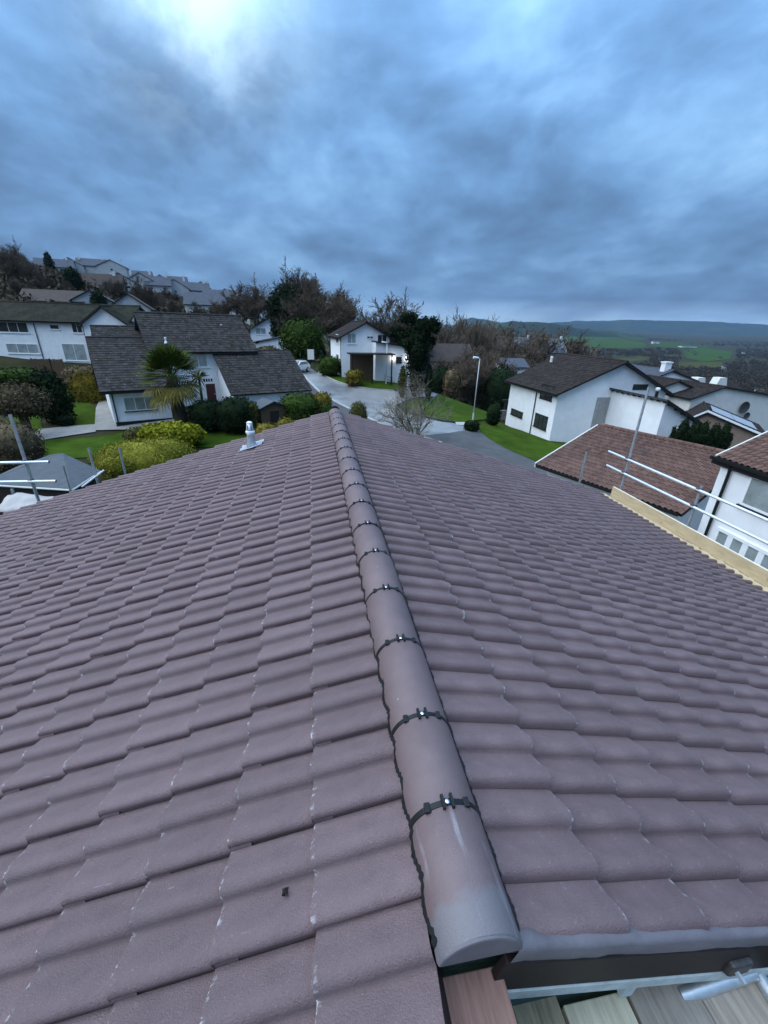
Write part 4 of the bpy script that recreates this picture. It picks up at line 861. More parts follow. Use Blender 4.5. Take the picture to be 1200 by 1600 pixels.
# --- white and cream gables beyond, on the right
def house_h(name, label, px, Y, wid, dep, zb, ze, zr, wall, roof, deg=0, mid=.5, extra=None, win=()):
    x = W(px, 620, Y)[0]; fr = Fr(x, Y, deg); h = thing(name, (x + wid / 2, Y, gz(x, Y)), label, 'house')
    gable(h, fr, 0, wid, -dep, 0, min(gz(x, Y), gz(x + wid, Y)) - 1.5, CZ + ze, CZ + zr, 'd', wall=wall, roof=roof, mid=mid, over=.35)
    for c, z, a, b in win: window(h, fr, 'n', c, 0, CZ + z, a, b, pane='glass', bars=1)
    return h, fr
h, fr = house_h('house', 'cream gabled house with round dark satellite dish on its wall, right edge', 1082, 47, 14.5, 12, 0, -7.4, -6.1, 'cream', 'slate2', 4, .30)
for s, z, r in ((8.6, -8.6, .75), (9.5, -9.7, .45)):
    m = MB(); m.lathe((0, 0, 0), [(0, 0), (r * .6, .04), (r, .16), (r * .97, .18), (r * .55, .08), (0, .05)], 16)
    q = fr.p(s, .12, CZ + z); m.v = [(q[0] + a, q[1] - c, q[2] + b) for a, b, c in m.v]; m.build('satellite_dish', 'galvdark', h)
h, fr = house_h('house', 'small cream gable with thin black verge behind the louvred house', 1014, 50, 7.2, 9, 0, -7.0, -5.75, 'cream', 'slate2', 0)
h, fr = house_h('house', 'white gable with pale shed roof and square white chimney', 1004, 60, 8.6, 9, 0, -6.8, -5.4, 'white', 'farroof', 0, .45)
m = MB(); m.frame_box(fr.p(3.0, -1.5, CZ - 6.2), fr.A(1.1), fr.Nn(.9), (0, 0, 1.9)); c = m.build('chimney', 'white', h)
m = MB(); m.frame_box(fr.p(2.9, -1.6, CZ - 4.3), fr.A(1.3), fr.Nn(1.1), (0, 0, .18)); m.build('chimney_cap', 'frame', c)
h, fr = house_h('bungalow', 'brick bungalow with solar panels on its brown roof, behind the conifer hedge', 1066, 42.5, 8.4, 9, 0, -9.9, -8.0, 'brick', 'slate2', -42, .32)
A0 = fr.p(3.2, -.6, CZ - 8.02); A1 = fr.p(7.6, -.6, CZ - 9.50)
for i in range(4):
    for j in range(2): u = (A1 - A0) / 2; o = A0 + u * j + fr.Nn(-1.15 * i); m = MB(); m.frame_box(o + np.array([0, 0, .20]), u * .97, fr.Nn(-1.1), (0, 0, .05)); m.build('solar_panel', 'lead', h)
m = MB(); m.frame_box(fr.p(-.35, .40, CZ - 10.05), fr.p(2.69, .4, CZ - 7.85) - fr.p(-.35, .4, CZ - 10.05), fr.Nn(.05), (0, 0, .22)); m.build('barge_board', 'frame', h)
m = MB(); m.frame_box(fr.p(2.69, .40, CZ - 7.85), fr.p(8.8, .4, CZ - 9.95) - fr.p(2.69, .4, CZ - 7.85), fr.Nn(.05), (0, 0, .22)); m.build('barge_board', 'frame', h)
m = MB(); m.lathe((0, 0, 0), [(0, 0), (.3, .05), (.45, .16), (.42, .17), (0, .06)], 12); q = fr.p(1.6, .2, CZ - 9.6); m.v = [(q[0] + a, q[1] - c, q[2] + b) for a, b, c in m.v]; m.build('satellite_dish', 'frame', h)
# broad dark roof behind the gables with two pale chimneys
fr = Fr(46, 64, 3); h = thing('house', (55, 66, gz(55, 66)), 'broad dark brown roof with two squat pale chimneys', 'house')
gable(h, fr, -8, 30, -11, 0, gz(55, 66) - 2, CZ - 9.6, CZ - 7.3, 's', wall='cream', roof='slate2', over=.5)
for px in (1082, 1116):
    q = W(px, 603, 60.5); m = MB(); m.prism([q + np.array([0, 0, -.8]), q + np.array([2.6, 0, -.8]), q + np.array([1.9, 0, 1.25]), q + np.array([.7, 0, 1.25])], (0, 1.4, 0)); m.build('chimney', 'cream', h)

# --- terraces on the hillside, upper left
def far_house(px, py, Y, wid, dep, hgt, rise, wall, roof, deg, label, axis='s', wins=2, dz=0.0):
    """py is where the eaves stand in the photograph"""
    e = W(px, py, Y); fr = Fr(e[0], Y, deg); g = gz(e[0], Y); zb = min(g, e[2] - hgt) - 1.0
    h = thing('house', (e[0], Y, g), label, 'house', 'houses on the hillside')
    gable(h, fr, 0, wid, -dep, 0, zb, e[2], e[2] + rise, axis, wall=wall, roof=roof, style='plain', over=.3, ridge=False)
    for i in range(wins):
        c = wid * (i + .5) / wins; window(h, fr, 'n', c, 0, e[2] - 1.9, 1.3, 1.1, pane='glass', bars=0, sill=None)
    if Y > 140:
        m = MB(); q = fr.p(wid * .8, -dep * .5, e[2] + rise - .3); m.frame_box(q, fr.A(.8), fr.Nn(.6), (0, 0, 1.3)); m.build('chimney', 'brick' if px % 2 else 'cream', h)
    return h
FH = [(288, 474, 150, 18.5, 8, 4.5, 3.2, 'cream', 'farroof', 6, 'white house with broad slate-grey roof above the left lawn house, nearest of the hillside terrace', 's', 3),
      (318, 464, 205, 12, 8, 4, 3.0, 'hillwall', 'farroof', 8, 'grey-roofed cream house just left of the brown-leaved trees', 's', 2),
      (336, 462, 225, 9, 8, 4, 3.0, 'hillwall', 'farroof', 8, 'rightmost and smallest grey roof of the hillside terrace', 'd', 1),
      (282, 452, 225, 12, 8, 4, 3.2, 'hillwall', 'farroof', 10, 'grey roof in the hillside row, second step below the hedge of bare trees', 's', 2),
      (252, 449, 220, 11, 8, 4, 3.4, 'hillwall', 'farroof', 10, 'pale house partly behind the tall bare trees on the hillside', 'd', 1),
      (226, 444, 215, 10, 8, 4, 3.4, 'hillwall', 'farroof', 10, 'grey roof right behind the bare tree crowns on the hillside', 's', 2),
      (196, 438, 215, 11, 8, 4.5, 3.2, 'hillwall', 'farroof', 12, 'white gable between the bare trees on the hillside', 'd', 2),
      (160, 440, 190, 11, 8, 5, 3.2, 'hillwall', 'farroof2', 12, 'white house with brown roof left of the bare trees', 'd', 2),
      (118, 447, 165, 13, 8, 4, 4.0, 'hillwall', 'farroof2', 10, 'house with wide brown roof below the skyline terrace', 's', 2),
      (150, 415, 260, 13, 8, 4, 3.0, 'hillwall', 'farroof', 10, 'cream gable at the right end of the skyline terrace', 'd', 1),
      (118, 413, 265, 14, 8, 4, 3.2, 'hillwall', 'farroof', 10, 'grey roof in the middle of the skyline terrace', 's', 2),
      (86, 413, 262, 12, 8, 4, 3.4, 'hillwall', 'farroof', 12, 'white gable in the skyline terrace beside the dark conifer', 'd', 1),
      (52, 414, 255, 16, 8, 4, 3.4, 'hillwall', 'farroof', 12, 'grey roof at the left end of the skyline terrace', 's', 2),
      (112, 468, 105, 7, 5, 3, 1.9, 'hillwall', 'farroof', 14, 'small cream gable with pale roof just above the long white house', 'd', 0),
      (30, 468, 104, 11, 7, 3, 2.0, 'hillwall', 'farroof2', 8, 'dark brown low roof on the bank above the long white house', 's', 0),
      (170, 480, 95, 7, 6, 3, 2.4, 'hillwall', 'farroof2', 12, 'little brown roof behind the right end of the long white house', 'd', 0)]
for a in FH: far_house(*a)
for i, (px, py) in enumerate(((62, 424), (98, 424), (134, 426), (176, 428), (206, 432), (236, 438), (262, 441), (300, 449), (346, 462), (180, 446), (214, 450), (140, 440))):
    far_house(px, py, 285 + 7 * (i % 3) - (70 if i > 8 else 0), 10, 8, 4, 3.3, 'hillwall', 'farroof', 10 + 4 * (i % 2), 'one of the small grey-roofed houses in the upper hillside rows', 'd' if i % 2 else 's', 1)
# houses in the dip to the right of the road and far farms
def dip_house(px, py, Y, wid, dep, hgt, rise, wall, roof, deg, label, axis='s', wins=0):
    h = far_house(px, py, Y, wid, dep, hgt, rise, wall, roof, deg, label, axis, wins); h['group'] = 'houses in the dip beyond the road'; return h
dip_house(812, 548, 150, 8, 7, 4, 4.2, 'cream', 'farroof', 20, 'small pale pointed gable among the brown trees', 'd', 1)
dip_house(838, 551, 150, 14, 8, 4, 2.6, 'cream', 'farroof', 16, 'long pale grey roof beside the pointed gable', 's', 2)
dip_house(868, 546, 158, 6, 7, 4, 3.6, 'cream', 'farroof', 16, 'narrow pale gable just above the dark mottled roof', 'd', 1)
dip_house(700, 545, 130, 20, 9, 3.5, 2.6, 'cream', 'farroof2', 6, 'low brown roof behind the bare trees in the dip', 's', 3)
dip_house(668, 563, 95, 11, 8, 3.0, 3.2, 'cream', 'farroof2', 4, 'grey-brown roof just right of the dark cypress', 's', 1)
dip_house(785, 573, 100, 7, 6, 3, 1.6, 'white', 'farroof', 6, 'white flat-looking roof behind the round dark bush', 's', 1)
def farm(px, py, wid, hgt, label):
    e = G(px, py); fr = Fr(e[0], e[1], 4); g = e[2]; h = thing('farm_building', e, label, 'farmhouse', 'far farm buildings in the valley')
    gable(h, fr, 0, wid, -wid * .3, 0, g - 3, g + hgt, g + hgt * 1.5, 's', wall='cream', roof='farroof', style='plain', over=.4, ridge=False)
    m = MB(); m.frame_box(fr.p(wid * .3, .1, g), fr.A(wid * .1), fr.Nn(.3), (0, 0, hgt * .6)); m.build('door', 'fascia', h)
farm(1020, 537, 40, 8, 'white farmhouse in the middle of the green pastures'); farm(1066, 543, 80, 4, 'long low pale farm sheds right of the white farmhouse')
farm(1160, 553, 12, 5, 'small pale cottage among the valley woods'); farm(1128, 577, 11, 5, 'pale farm cottage by the hedgerow below the pastures'); farm(1152, 596, 6, 3.5, 'tiny white barn below the pale farm cottage')
farm(1180, 616, 12, 4, 'white low building at the right edge above the brown roof')

# ================================================================== SCAFFOLDING AND THINGS ON OUR ROOF
def tube_thing(name, label, p0, p1, r=0.0245, mat='galv', cap='galv', group='scaffold tubes', fit=()):
    p0, p1 = np.asarray(p0, float), np.asarray(p1, float); lo = p0 if p0[2] <= p1[2] else p1
    t = thing(name, lo, label, 'scaffold tube', group); d = (p1 - p0) / np.linalg.norm(p1 - p0)
    m = MB(); m.tube([p0, p1], r, 14, cap=False); m.build('tube', mat, t, smooth=True)
    for e, s in ((p0, -1), (p1, 1)): m = MB(); m.tube([e - d * .002 * s, e + d * .001 * s], r * .98, 14); m.build('end', 'galvdark', t)
    for q in fit: coupler(t, np.asarray(q, float))
    return t
def coupler(parent, c, s=.045):
    m = MB(); m.box(c[0] - s, c[0] + s, c[1] - s, c[1] + s, c[2] - s * .8, c[2] + s * .8); o = m.build('coupler', 'galvdark', parent, bevel=.012)
    m = MB(); m.tube([c + np.array([-s * .4, -s - .03, 0]), c + np.array([-s * .4, s + .03, 0])], .009, 6); m.build('bolt', 'galv', o)
    return o
XS = 6.5; zd = CZ - 3.36
tube_thing('scaffold_standard', 'tall scaffold upright at the far end of the right guard rails', (XS + .03, 7.63, 0), (XS + .03, 7.63, CZ - .99))
tube_thing('scaffold_standard', 'short scaffold upright where the right guard rails are clamped', (XS + .03, 5.82, 0), (XS + .03, 5.82, CZ - 2.38))
tube_thing('scaffold_rail', 'upper guard rail of the scaffold on the right', (XS - .025, 8.22, CZ - 2.46), (XS - .025, .2, CZ - 2.46), mat='alu', fit=[(XS, 7.63, CZ - 2.46), (XS, 5.82, CZ - 2.46)])
tube_thing('scaffold_rail', 'lower guard rail of the scaffold on the right', (XS - .025, 8.17, CZ - 2.77), (XS - .025, .2, CZ - 2.77), mat='alu', fit=[(XS, 7.63, CZ - 2.77), (XS, 5.82, CZ - 2.77)])
tube_thing('scaffold_standard', 'blue-grey stub of scaffold tube against the brown pantile roof', (6.35, 8.8, 0), (6.35, 8.8, CZ - 2.62))
def plank(name, label, o, L, Wd, T, mat, group, cat='scaffold board', band=True, axis='y', knots=()):
    """o: corner (min); lies along y (or x)"""
    o = np.asarray(o, float); t = thing(name, o, label, cat, group)
    m = MB(); nseg = 10; rng = random.Random(label)
    if axis == 'y': m.frame_box(o, (Wd, 0, 0), (0, L, 0), (0, 0, T))
    else: m.frame_box(o, (L, 0, 0), (0, Wd, 0), (0, 0, T))
    m.build('board', mat, t, bevel=.004); return t
# toe board along the right eaves, deck boards below it
def toe():
    for i, (ya, yb) in enumerate(((.2, 3.85), (3.87, 7.68))):
        t = thing('toe_board', (6.36, ya, zd), 'pale new timber toe board standing on edge, %s of the two along the right eaves' % ('nearer' if i == 0 else 'farther'), 'toe board', 'toe boards')
        m = MB(); m.box(6.36, 6.398, ya, yb, zd + .04, zd + .265); m.build('board', 'timber', t, bevel=.004); m = MB(); m.box(6.363, 6.395, ya + .01, yb - .01, zd + .2655, zd + .270); m.build('sawn_edge', 'timber_edge', t)
    for i, (xa, lab) in enumerate(((6.02, 'inner pale scaffold board along the right eaves, under the tile edge'), (6.19, 'outer pale scaffold board along the right eaves, at the foot of the toe board'))):
        m = MB(); m.box(xa, xa + .165, .2, 7.98 - .12 * i, zd, zd + .036); t = thing('deck_board', (xa, .2, zd), lab, 'scaffold board', 'deck boards at the right eaves'); m.build('board', 'timber', t, bevel=.004)
toe()
# left far corner
YL = 9.1
tube_thing('scaffold_standard', 'thick leaning-looking scaffold upright at the far left corner of the roof', (-5.73, YL, 0), (-5.73, YL, CZ - 1.78), r=.03)
tube_thing('scaffold_rail', 'upper short rail clamped to the left scaffold upright', (-7.2, YL - .06, CZ - 2.71), (-5.28, YL - .06, CZ - 2.71), mat='alu', r=.028, fit=[(-5.73, YL - .03, CZ - 2.71)])
tube_thing('scaffold_rail', 'lower short rail clamped to the left scaffold upright', (-7.2, YL - .06, CZ - 3.10), (-5.26, YL - .06, CZ - 3.12), mat='alu', r=.028, fit=[(-5.73, YL - .03, CZ - 3.11)])
tube_thing('scaffold_standard', 'thin short upright right of the left scaffold rails', (-5.36, YL + .5, 0), (-5.36, YL + .5, CZ - 2.98), r=.022)
tube_thing('scaffold_standard', 'upright in front of the grey shed roof', (-4.52, YL, 0), (-4.52, YL, CZ - 2.45))
tube_thing('scaffold_standard', 'thin upright in front of the clipped olive hedge', (-3.95, YL, 0), (-3.95, YL, CZ - 2.46), r=.02)
tube_thing('scaffold_brace', 'slanting white bar rising from the left verge', (-4.78, YL - .1, CZ - 3.24), (-4.28, YL - .1, CZ - 2.89), r=.018, mat='frame')
tube_thing('scaffold_standard', 'low stub of tube at the left edge by the pale sheet', (-6.55, YL + .6, 0), (-6.55, YL + .6, CZ - 3.5), r=.03)
m = MB(); r5 = random.Random(2); nx, ny = 10, 5
for i in range(nx + 1):
    for j in range(ny + 1): m.v.append((-6.6 + .95 * i / nx, 9.0 + .6 * j / ny, CZ - 3.76 + .07 * math.sin(i * .55) * (j / ny) + .05 * r5.random() + .12 * j / ny))
for i in range(nx):
    for j in range(ny): a = i * (ny + 1) + j; m.f.append((a, a + ny + 1, a + ny + 2, a + 1))
o = m.build('dust_sheet', 'sheet', origin=(-6.2, 9.3, CZ - 3.7), smooth=True); sol = o.modifiers.new('thick', 'SOLIDIFY'); sol.thickness = .01
tag(o, 'crumpled pale plastic sheet on the scaffold at the left edge', 'dust sheet')
plank('scaffold_board', 'grey-brown weathered board along the left edge below the pale sheet', (-7.4, 8.75, CZ - 3.84), 1.75, .225, .038, 'plank_olive', 'boards on the left scaffold', axis='x')
# vent terminal on the left slope
def vent():
    px, py = -1.05, 7.12; s_ = (X0 - px) / cP; z = ZA - sP * s_ + .05; t = thing('vent_terminal', (px, py, z), 'grey vent pipe with lead collar near the far left verge', 'roof vent')
    d = np.array([-cP, 0, -sP]); nr = np.array([-sP, 0, cP]); m = MB(); n = 7; rng = random.Random(8); c = np.array([px, py, z])
    for i in range(n):
        for j in range(n):
            a, b = (i / (n - 1) - .5) * .40, (j / (n - 1) - .5) * .32; e = max(abs(a) / .2, abs(b) / .16)
            ph = ((YV - (py + b)) % .15) / .15; m.v.append(tuple(c + d * (a + rng.uniform(-.02, .02)) + np.array([0, b + rng.uniform(-.015, .015), 0]) + nr * (.026 - .010 * e + .012 * math.cos(2 * math.pi * (ph - .8)) + rng.uniform(0, .006))))
    for i in range(n - 1):
        for j in range(n - 1): a = i * n + j; m.f.append((a, a + n, a + n + 1, a + 1))
    m.build('lead_slate', 'lead', t, smooth=True)
    m = MB(); m.lathe((px, py, z - .06), [(.090, 0), (.082, .1), (.066, .16), (.062, .27), (.062, .30)], 18); m.build('pipe', 'galv', t, smooth=True)
    m = MB(); m.lathe((px, py, z + .235), [(.064, 0), (.075, .005), (.075, .03), (.066, .04)], 18); m.build('collar', 'frame', t)
    m = MB(); m.lathe((px, py, z + .27), [(.064, 0), (.060, .02), (.044, .125)], 18); cw = m.build('cowl', 'galv', t, smooth=True)
    for k in range(6):
        a = k * math.pi / 3; m = MB(); m.frame_box((px + .056 * math.cos(a) - .006, py + .056 * math.sin(a) - .006, z + .30), (.012, 0, 0), (0, .012, 0), (0, 0, .07)); m.build('slot', 'black', cw)
    m = MB(); m.lathe((px, py, z + .392), [(.048, 0), (.050, .012), (.030, .03)], 18); m.build('cap', 'frame', t, smooth=True)
vent()
# bits of leaf lying on the tiles
for i, (px, py, lab) in enumerate(((446, 1396, 'dark curled leaf on the nearest left-hand tiles'), (575, 1120, 'dark scrap of leaf beside the ridge tiles'), (430, 1224, 'tiny leaf scrap on the third left-hand course'), (728, 1074, 'dark scrap on the right slope near the ridge'))):
    d_ = ray(px, py); sd = -1 if px < 600 else 1; tt = math.tan(PITCH); k_ = ((ZA + .034 - CZ) + sd * tt * X0) / (d_[2] + sd * tt * d_[0]); p_ = d_ * k_ + np.array([0, 0, CZ]); rr = random.Random(i); m = MB(); L_ = .011 if i in (0, 3) else .006
    m.v = [tuple(p_ + np.array([L_ * math.cos(a) * (1.4 if k % 2 else .8), L_ * 1.5 * math.sin(a) * (1.0 if k % 2 else .6), .004 + .005 * (k % 3)])) for k, a in enumerate(np.linspace(0, 5.5, 8))] + [tuple(p_ + np.array([0, 0, .008]))]; m.f = [(k, (k + 1) % 8, 8) for k in range(8)]
    tag(m.build('leaf_scrap', 'barge', origin=p_), lab, 'leaf', 'leaf scraps on the tiles')
# scaffold boards and tube at our feet
BG = 'weathered scaffold boards at our feet'; zb_ = CZ - 2.19
plank('scaffold_board', 'reddish brown board running up under the end of the ridge', (X0 - .108, -.9, CZ - 1.72), 1.408, .192, .04, 'plank_red', BG)
plank('scaffold_board', 'narrow olive board between the red board and the pale one', (.60, -.9, zb_), 1.475, .165, .038, 'plank_olive', BG)
plank('scaffold_board', 'pale cream board, third from the ridge end', (.775, -.9, zb_ + .004), 1.42, .235, .038, 'plank_pale', BG)
plank('scaffold_board', 'grey board, fourth from the ridge end', (1.018, -.9, zb_ + .012), 1.44, .25, .038, 'plank_grey', BG)
plank('scaffold_board', 'silvery streaked board at the lower right corner', (1.275, -.9, zb_ + .002), 1.40, .29, .038, 'plank_grey2', BG)
tube_thing('scaffold_transom', 'galvanised tube lying across the ends of the boards, lower right', WZ(1062, 1556, CZ - 2.16), WZ(1176, 1516, CZ - 2.11), r=.026, fit=[WZ(1140, 1490, CZ - 1.98)])
p = WZ(1190, 1545, CZ - 2.14); tube_thing('scaffold_ledger', 'short galvanised tube at the lower right edge', p + np.array([0, -.35, 0]), p + np.array([.02, .03, .0]), r=.026)
t = thing('batten', WZ(962, 1562, CZ - 2.13), 'short pale batten leaning against the green gable wall', 'batten'); a, b = WZ(968, 1560, CZ - 2.13), W(1004, 1508, .525)
m = MB(); dd = b - a; m.frame_box(a, dd, (.045, 0, 0), (0, .02, .01)); m.build('board', 'pale', t)
t = thing('bracket', (1.27, .52, CZ - 2.0), 'dark metal bracket on the gable wall above the galvanised tube', 'bracket'); m = MB(); m.box(1.24, 1.31, .50, .543, CZ - 2.06, CZ - 1.98); m.build('plate', 'galvdark', t, bevel=.006); m = MB(); m.tube([(1.20, .51, CZ - 2.07), (1.50, .51, CZ - 2.03)], .014, 8); m.build('rod', 'galvdark', t)

# ================================================================== PLANTS
def leaf_cloud(n, blobs, size, seed, shell=0.55, fuzz=0.07):
    """n leaf-sized quads spread through ellipsoids (centre, radii); more towards the skin"""
    rng = np.random.RandomState(seed); wts = np.array([b[1][0] * b[1][1] + b[1][2] * b[1][0] for b in blobs]); pick = rng.choice(len(blobs), n, p=wts / wts.sum())
    C = np.array([b[0] for b in blobs], float)[pick]; R = np.array([b[1] for b in blobs], float)[pick]
    d = rng.randn(n, 3); d /= np.linalg.norm(d, axis=1)[:, None]; r = (shell + (1 - shell) * rng.rand(n) ** .6)[:, None] * (1 + fuzz * rng.randn(n)[:, None])
    P = C + d * r * R
    nn = d + rng.randn(n, 3) * .6; nn /= np.linalg.norm(nn, axis=1)[:, None]; t = np.cross(nn, rng.randn(n, 3)); t /= np.linalg.norm(t, axis=1)[:, None]; b = np.cross(nn, t)
    s = size * (.55 + .9 * rng.rand(n))[:, None]; V = np.stack([P - t * s, P - b * s * .55, P + t * s, P + b * s * .55], 1).reshape(-1, 3)
    return V, np.arange(n * 4).reshape(-1, 4)
def core_mesh(blobs, k=.86, seed=0):
    bm = bmesh.new(); rng = random.Random(seed)
    for c, r in blobs:
        g = bmesh.ops.create_icosphere(bm, subdivisions=2, radius=1.0)
        for v in g['verts']: f = k * (1 + rng.uniform(-.08, .08)); v.co = Vector((c[0] + v.co.x * r[0] * f, c[1] + v.co.y * r[1] * f, c[2] + v.co.z * r[2] * f))
    V = np.array([v.co for v in bm.verts]); bm.verts.index_update(); F = np.array([[v.index for v in f.verts] for f in bm.faces]); bm.free(); return V, F
def bush(name, label, cat, base, blobs, n, size, mat, group=None, core=True, stem=.25, seed=1, shell=.8):
    """blobs relative to the base point"""
    t = thing(name, base, label, cat, group); V, F = leaf_cloud(n, blobs, size, seed, shell, .16 if cat == 'tree' else .07); np_mesh('crown', V, F, mat, t)
    if core: V, F = core_mesh(blobs, .88, seed); np_mesh('inner_foliage', V, F, mat, t, True)
    m = MB(); o = np.zeros(3); m.tube([(0, 0, -.3), (.02, 0, blobs[0][0][2])], [stem * .3, stem * .18], 7); q = m.build('stem', 'bark', None); q.parent = t
    return t
def mid_y(px, py, Y): p = W(px, py, Y); return p
def dome(px, pytop, Y, wid, label, mat='dark_leaf', n=2600, size=.085, name='clipped_shrub', cat='shrub', squash=1.0, group='clipped shrubs', dy=None):
    top = W(px, pytop, Y); g = gz(top[0], top[1]); H = max(.7, top[2] - g); r = wid / 2
    bl = [((0, 0, H * .60), (r, r * squash, H * .40)), ((0, 0, H * .34), (r * .98, r * squash * .98, H * .36))]
    return bush(name, label, cat, (top[0], top[1], g), bl, n, size, mat, group, seed=int(px))
dome(322, 624, 34.5, 3.0, 'tall dark clipped yew left of the other dark dome, beside the palm', n=3400)
dome(366, 619, 33.8, 3.2, 'black-green clipped dome in front of the low tiled roof', n=3600)
dome(392, 627, 33.5, 1.1, 'slim olive conifer tucked against the black-green dome', 'dkolive', 1200)
dome(467, 613, 35.5, 3.4, 'broad mid-green clipped dome left of the ridge end', 'leaf', 3600)
dome(560, 627, 33.0, 1.5, 'small brown-green egg-shaped shrub just right of the ridge end', 'dkolive', 2600, .06)
dome(503, 612, 38, 1.7, 'straw-coloured tuft shrub beside the road kerb', 'gold', 900, .12)
dome(508, 630, 35.5, 1.3, 'small dark green shrub below the straw-coloured tuft', 'leaf', 900)
dome(738, 657, 36.5, 1.4, 'small dark bush at the foot of the right lamp post', 'dark_leaf', 1200)
dome(416, 660, 30, 2.0, 'pale yellow-green heather mound by the vent pipe', 'gold', 900, .09)
dome(447, 652, 31, 1.5, 'round straw-yellow mound beside the brown shed', 'gold', 900, .09)
# hedge and conifers, left
b0 = W(222, 700, 25.5); g0 = gz(b0[0], b0[1]); zt = W(222, 688, 25.5)[2] - g0
bush('hedge', 'big clipped olive-green rounded hedge beside the grey shed', 'hedge', (b0[0], b0[1], g0), [((0, 0, zt * .5), (2.35, 1.5, zt * .5)), ((1.1, .3, zt * .5), (1.6, 1.3, zt * .5)), ((-1.0, -.3, zt * .45), (1.6, 1.3, zt * .46))], 16000, .05, 'olive', seed=3, shell=.96)
b0 = W(268, 680, 31); g0 = gz(b0[0], b0[1]); zt = W(268, 660, 31)[2] - g0
bush('conifer_shrub', 'bright yellow-green spreading conifer behind the olive hedge', 'shrub', (b0[0], b0[1], g0), [((0, 0, zt * .5), (2.0, 1.5, zt * .5)), ((-1.0, -.4, zt * .6), (1.2, 1.0, zt * .38)), ((1.0, -.3, zt * .55), (1.3, 1.0, zt * .42)), ((.2, -.6, zt * .72), (1.3, .8, zt * .3))], 5200, .12, 'yellow', seed=4)
b0 = W(208, 680, 30.5); g0 = gz(b0[0], b0[1]); dome(208, 667, 30.5, 1.5, 'dull green shrub left of the bright yellow conifer', 'dkolive', 1600, .07)
def cone_tree(px, pytop, Y, wid, label, mat='dark_leaf', n=4500, size=.13, lean=0.0, name='conifer_tree', egg=.46):
    top = W(px, pytop, Y); g = gz(top[0], top[1]); H = top[2] - g; r = wid / 2
    bl = [((lean * .2, 0, H * .30), (r * .92, r * .9, H * .29)), ((lean * .45, 0, H * .50), (r, r * .9, H * .34)), ((lean * .8, 0, H * .74), (r * .72, r * .7, H * .26))]
    return bush(name, label, 'tree', (top[0], top[1], g), bl, n, size, mat, seed=int(px), stem=.9)
cone_tree(70, 577, 38, 2.7, 'dark egg-shaped conifer in the left garden', n=5200, lean=-.4)
def tree_on_stem(px, pytop, pybot, Y, wid, label, mat, n=3500, size=.16, flat=.6):
    top = W(px, pytop, Y); g = gz(top[0], top[1]); H = top[2] - g; lo = W(px, pybot, Y)[2] - g; r = wid / 2; c = (H + lo) / 2; h = (H - lo) / 2
    bl = [((0, 0, c), (r, r * .8, h)), ((-r * .5, .2, c - h * .2), (r * .6, r * .6, h * .7)), ((r * .5, -.2, c - h * .25), (r * .55, r * .6, h * .6))]
    t = bush('garden_tree', label, 'tree', (top[0], top[1], g), bl, n, size, mat, seed=int(px) + 7, stem=1.3); return t
tree_on_stem(20, 602, 650, 34, 3.3, 'spreading brown-green tree on a dark stem at the left edge', 'dead', 11000, .09)
tree_on_stem(130, 582, 640, 45, 2.8, 'golden-brown upright tree left of the low tiled wing', 'gold', 7000, .09)
dome(6, 660, 27, 3.2, 'faded brown bush at the left edge below the spreading tree', 'dead', 5000, .07)
dome(20, 575, 52, 4.4, 'dark green shrub below the long white house', 'leaf', 1600, .16)
dome(75, 592, 50, 4.0, 'brown winter shrub left of the fence panels', 'dead', 1600, .16)
dome(125, 572, 54, 3.4, 'dusky shrub in front of the fence by the tiled wing', 'dead', 1400, .16)
dome(100, 648, 37, 1.2, 'low dark plant at the edge of the garden path', 'dark_leaf', 500, .1)
dome(470, 500, 78, 6.6, 'big round grey-green evergreen between the two white gables', 'leaf', 6000, .24, name='evergreen_tree', cat='tree', group=None)
dome(515, 556, 58, 3.0, 'rounded green bush at the corner of the lawn by the road', 'leaf', 1600, .14)
dome(554, 577, 52.3, 2.2, 'straw-coloured rockery plants on the lawn by the road', 'gold', 1200, .14)
dome(788, 570, 80, 7.5, 'round near-black bush left of the dark mottled roof', 'dark_leaf', 3000, .22)
dome(690, 572, 72, 3.6, 'dark bush on the bank right of the cypress', 'dark_leaf', 1400, .2)
dome(708, 574, 70, 3.0, 'brown-green bush at the end of the right-hand lawn', 'dead', 1200, .2)
dome(774, 628, 41, 1.5, 'clipped box bush in front of the stone gate wall', 'dark_leaf', 1000, .1)
dome(905, 683, 34.5, .9, 'small pale shrub at the corner of the black-windowed house', 'leaf', 500, .1)
def cone_row(px, pytop, Y, wid, label, mat, n, size, name='hedge_conifer', cat='conifer', group=None):
    top = W(px, pytop, Y); g = gz(top[0], top[1]); H = top[2] - g; r = wid / 2
    bl = [((0, 0, H * .3), (r, r, H * .3)), ((0, 0, H * .6), (r * .8, r * .8, H * .25)), ((.05, 0, H * .80), (r * .42, r * .42, H * .22))]; rng = random.Random(int(px))
    for _ in range(7): a = rng.uniform(0, 6.28); bl.append(((r * .6 * math.cos(a), r * .6 * math.sin(a), H * rng.uniform(.6, .85)), (r * .2, r * .2, H * .12)))
    return bush(name, label, cat, (top[0], top[1], g), bl, n * 2, size * .7, mat, group, seed=int(px), shell=.7)
for i, (px, w_) in enumerate(((1072, 1.7), (1088, 1.8), (1104, 1.7), (1121, 1.9), (1138, 1.6))):
    cone_row(px, 655 + i * 1.5 + (i % 2) * 3, 27 + .2 * i, w_, '%s conifer of the row behind the brown pantile roof' % ('first', 'second', 'third', 'fourth', 'fifth')[i] + ' counted from the left', 'dark_leaf', 1500, .12, name='hedge_conifer', cat='conifer', group='conifer row')
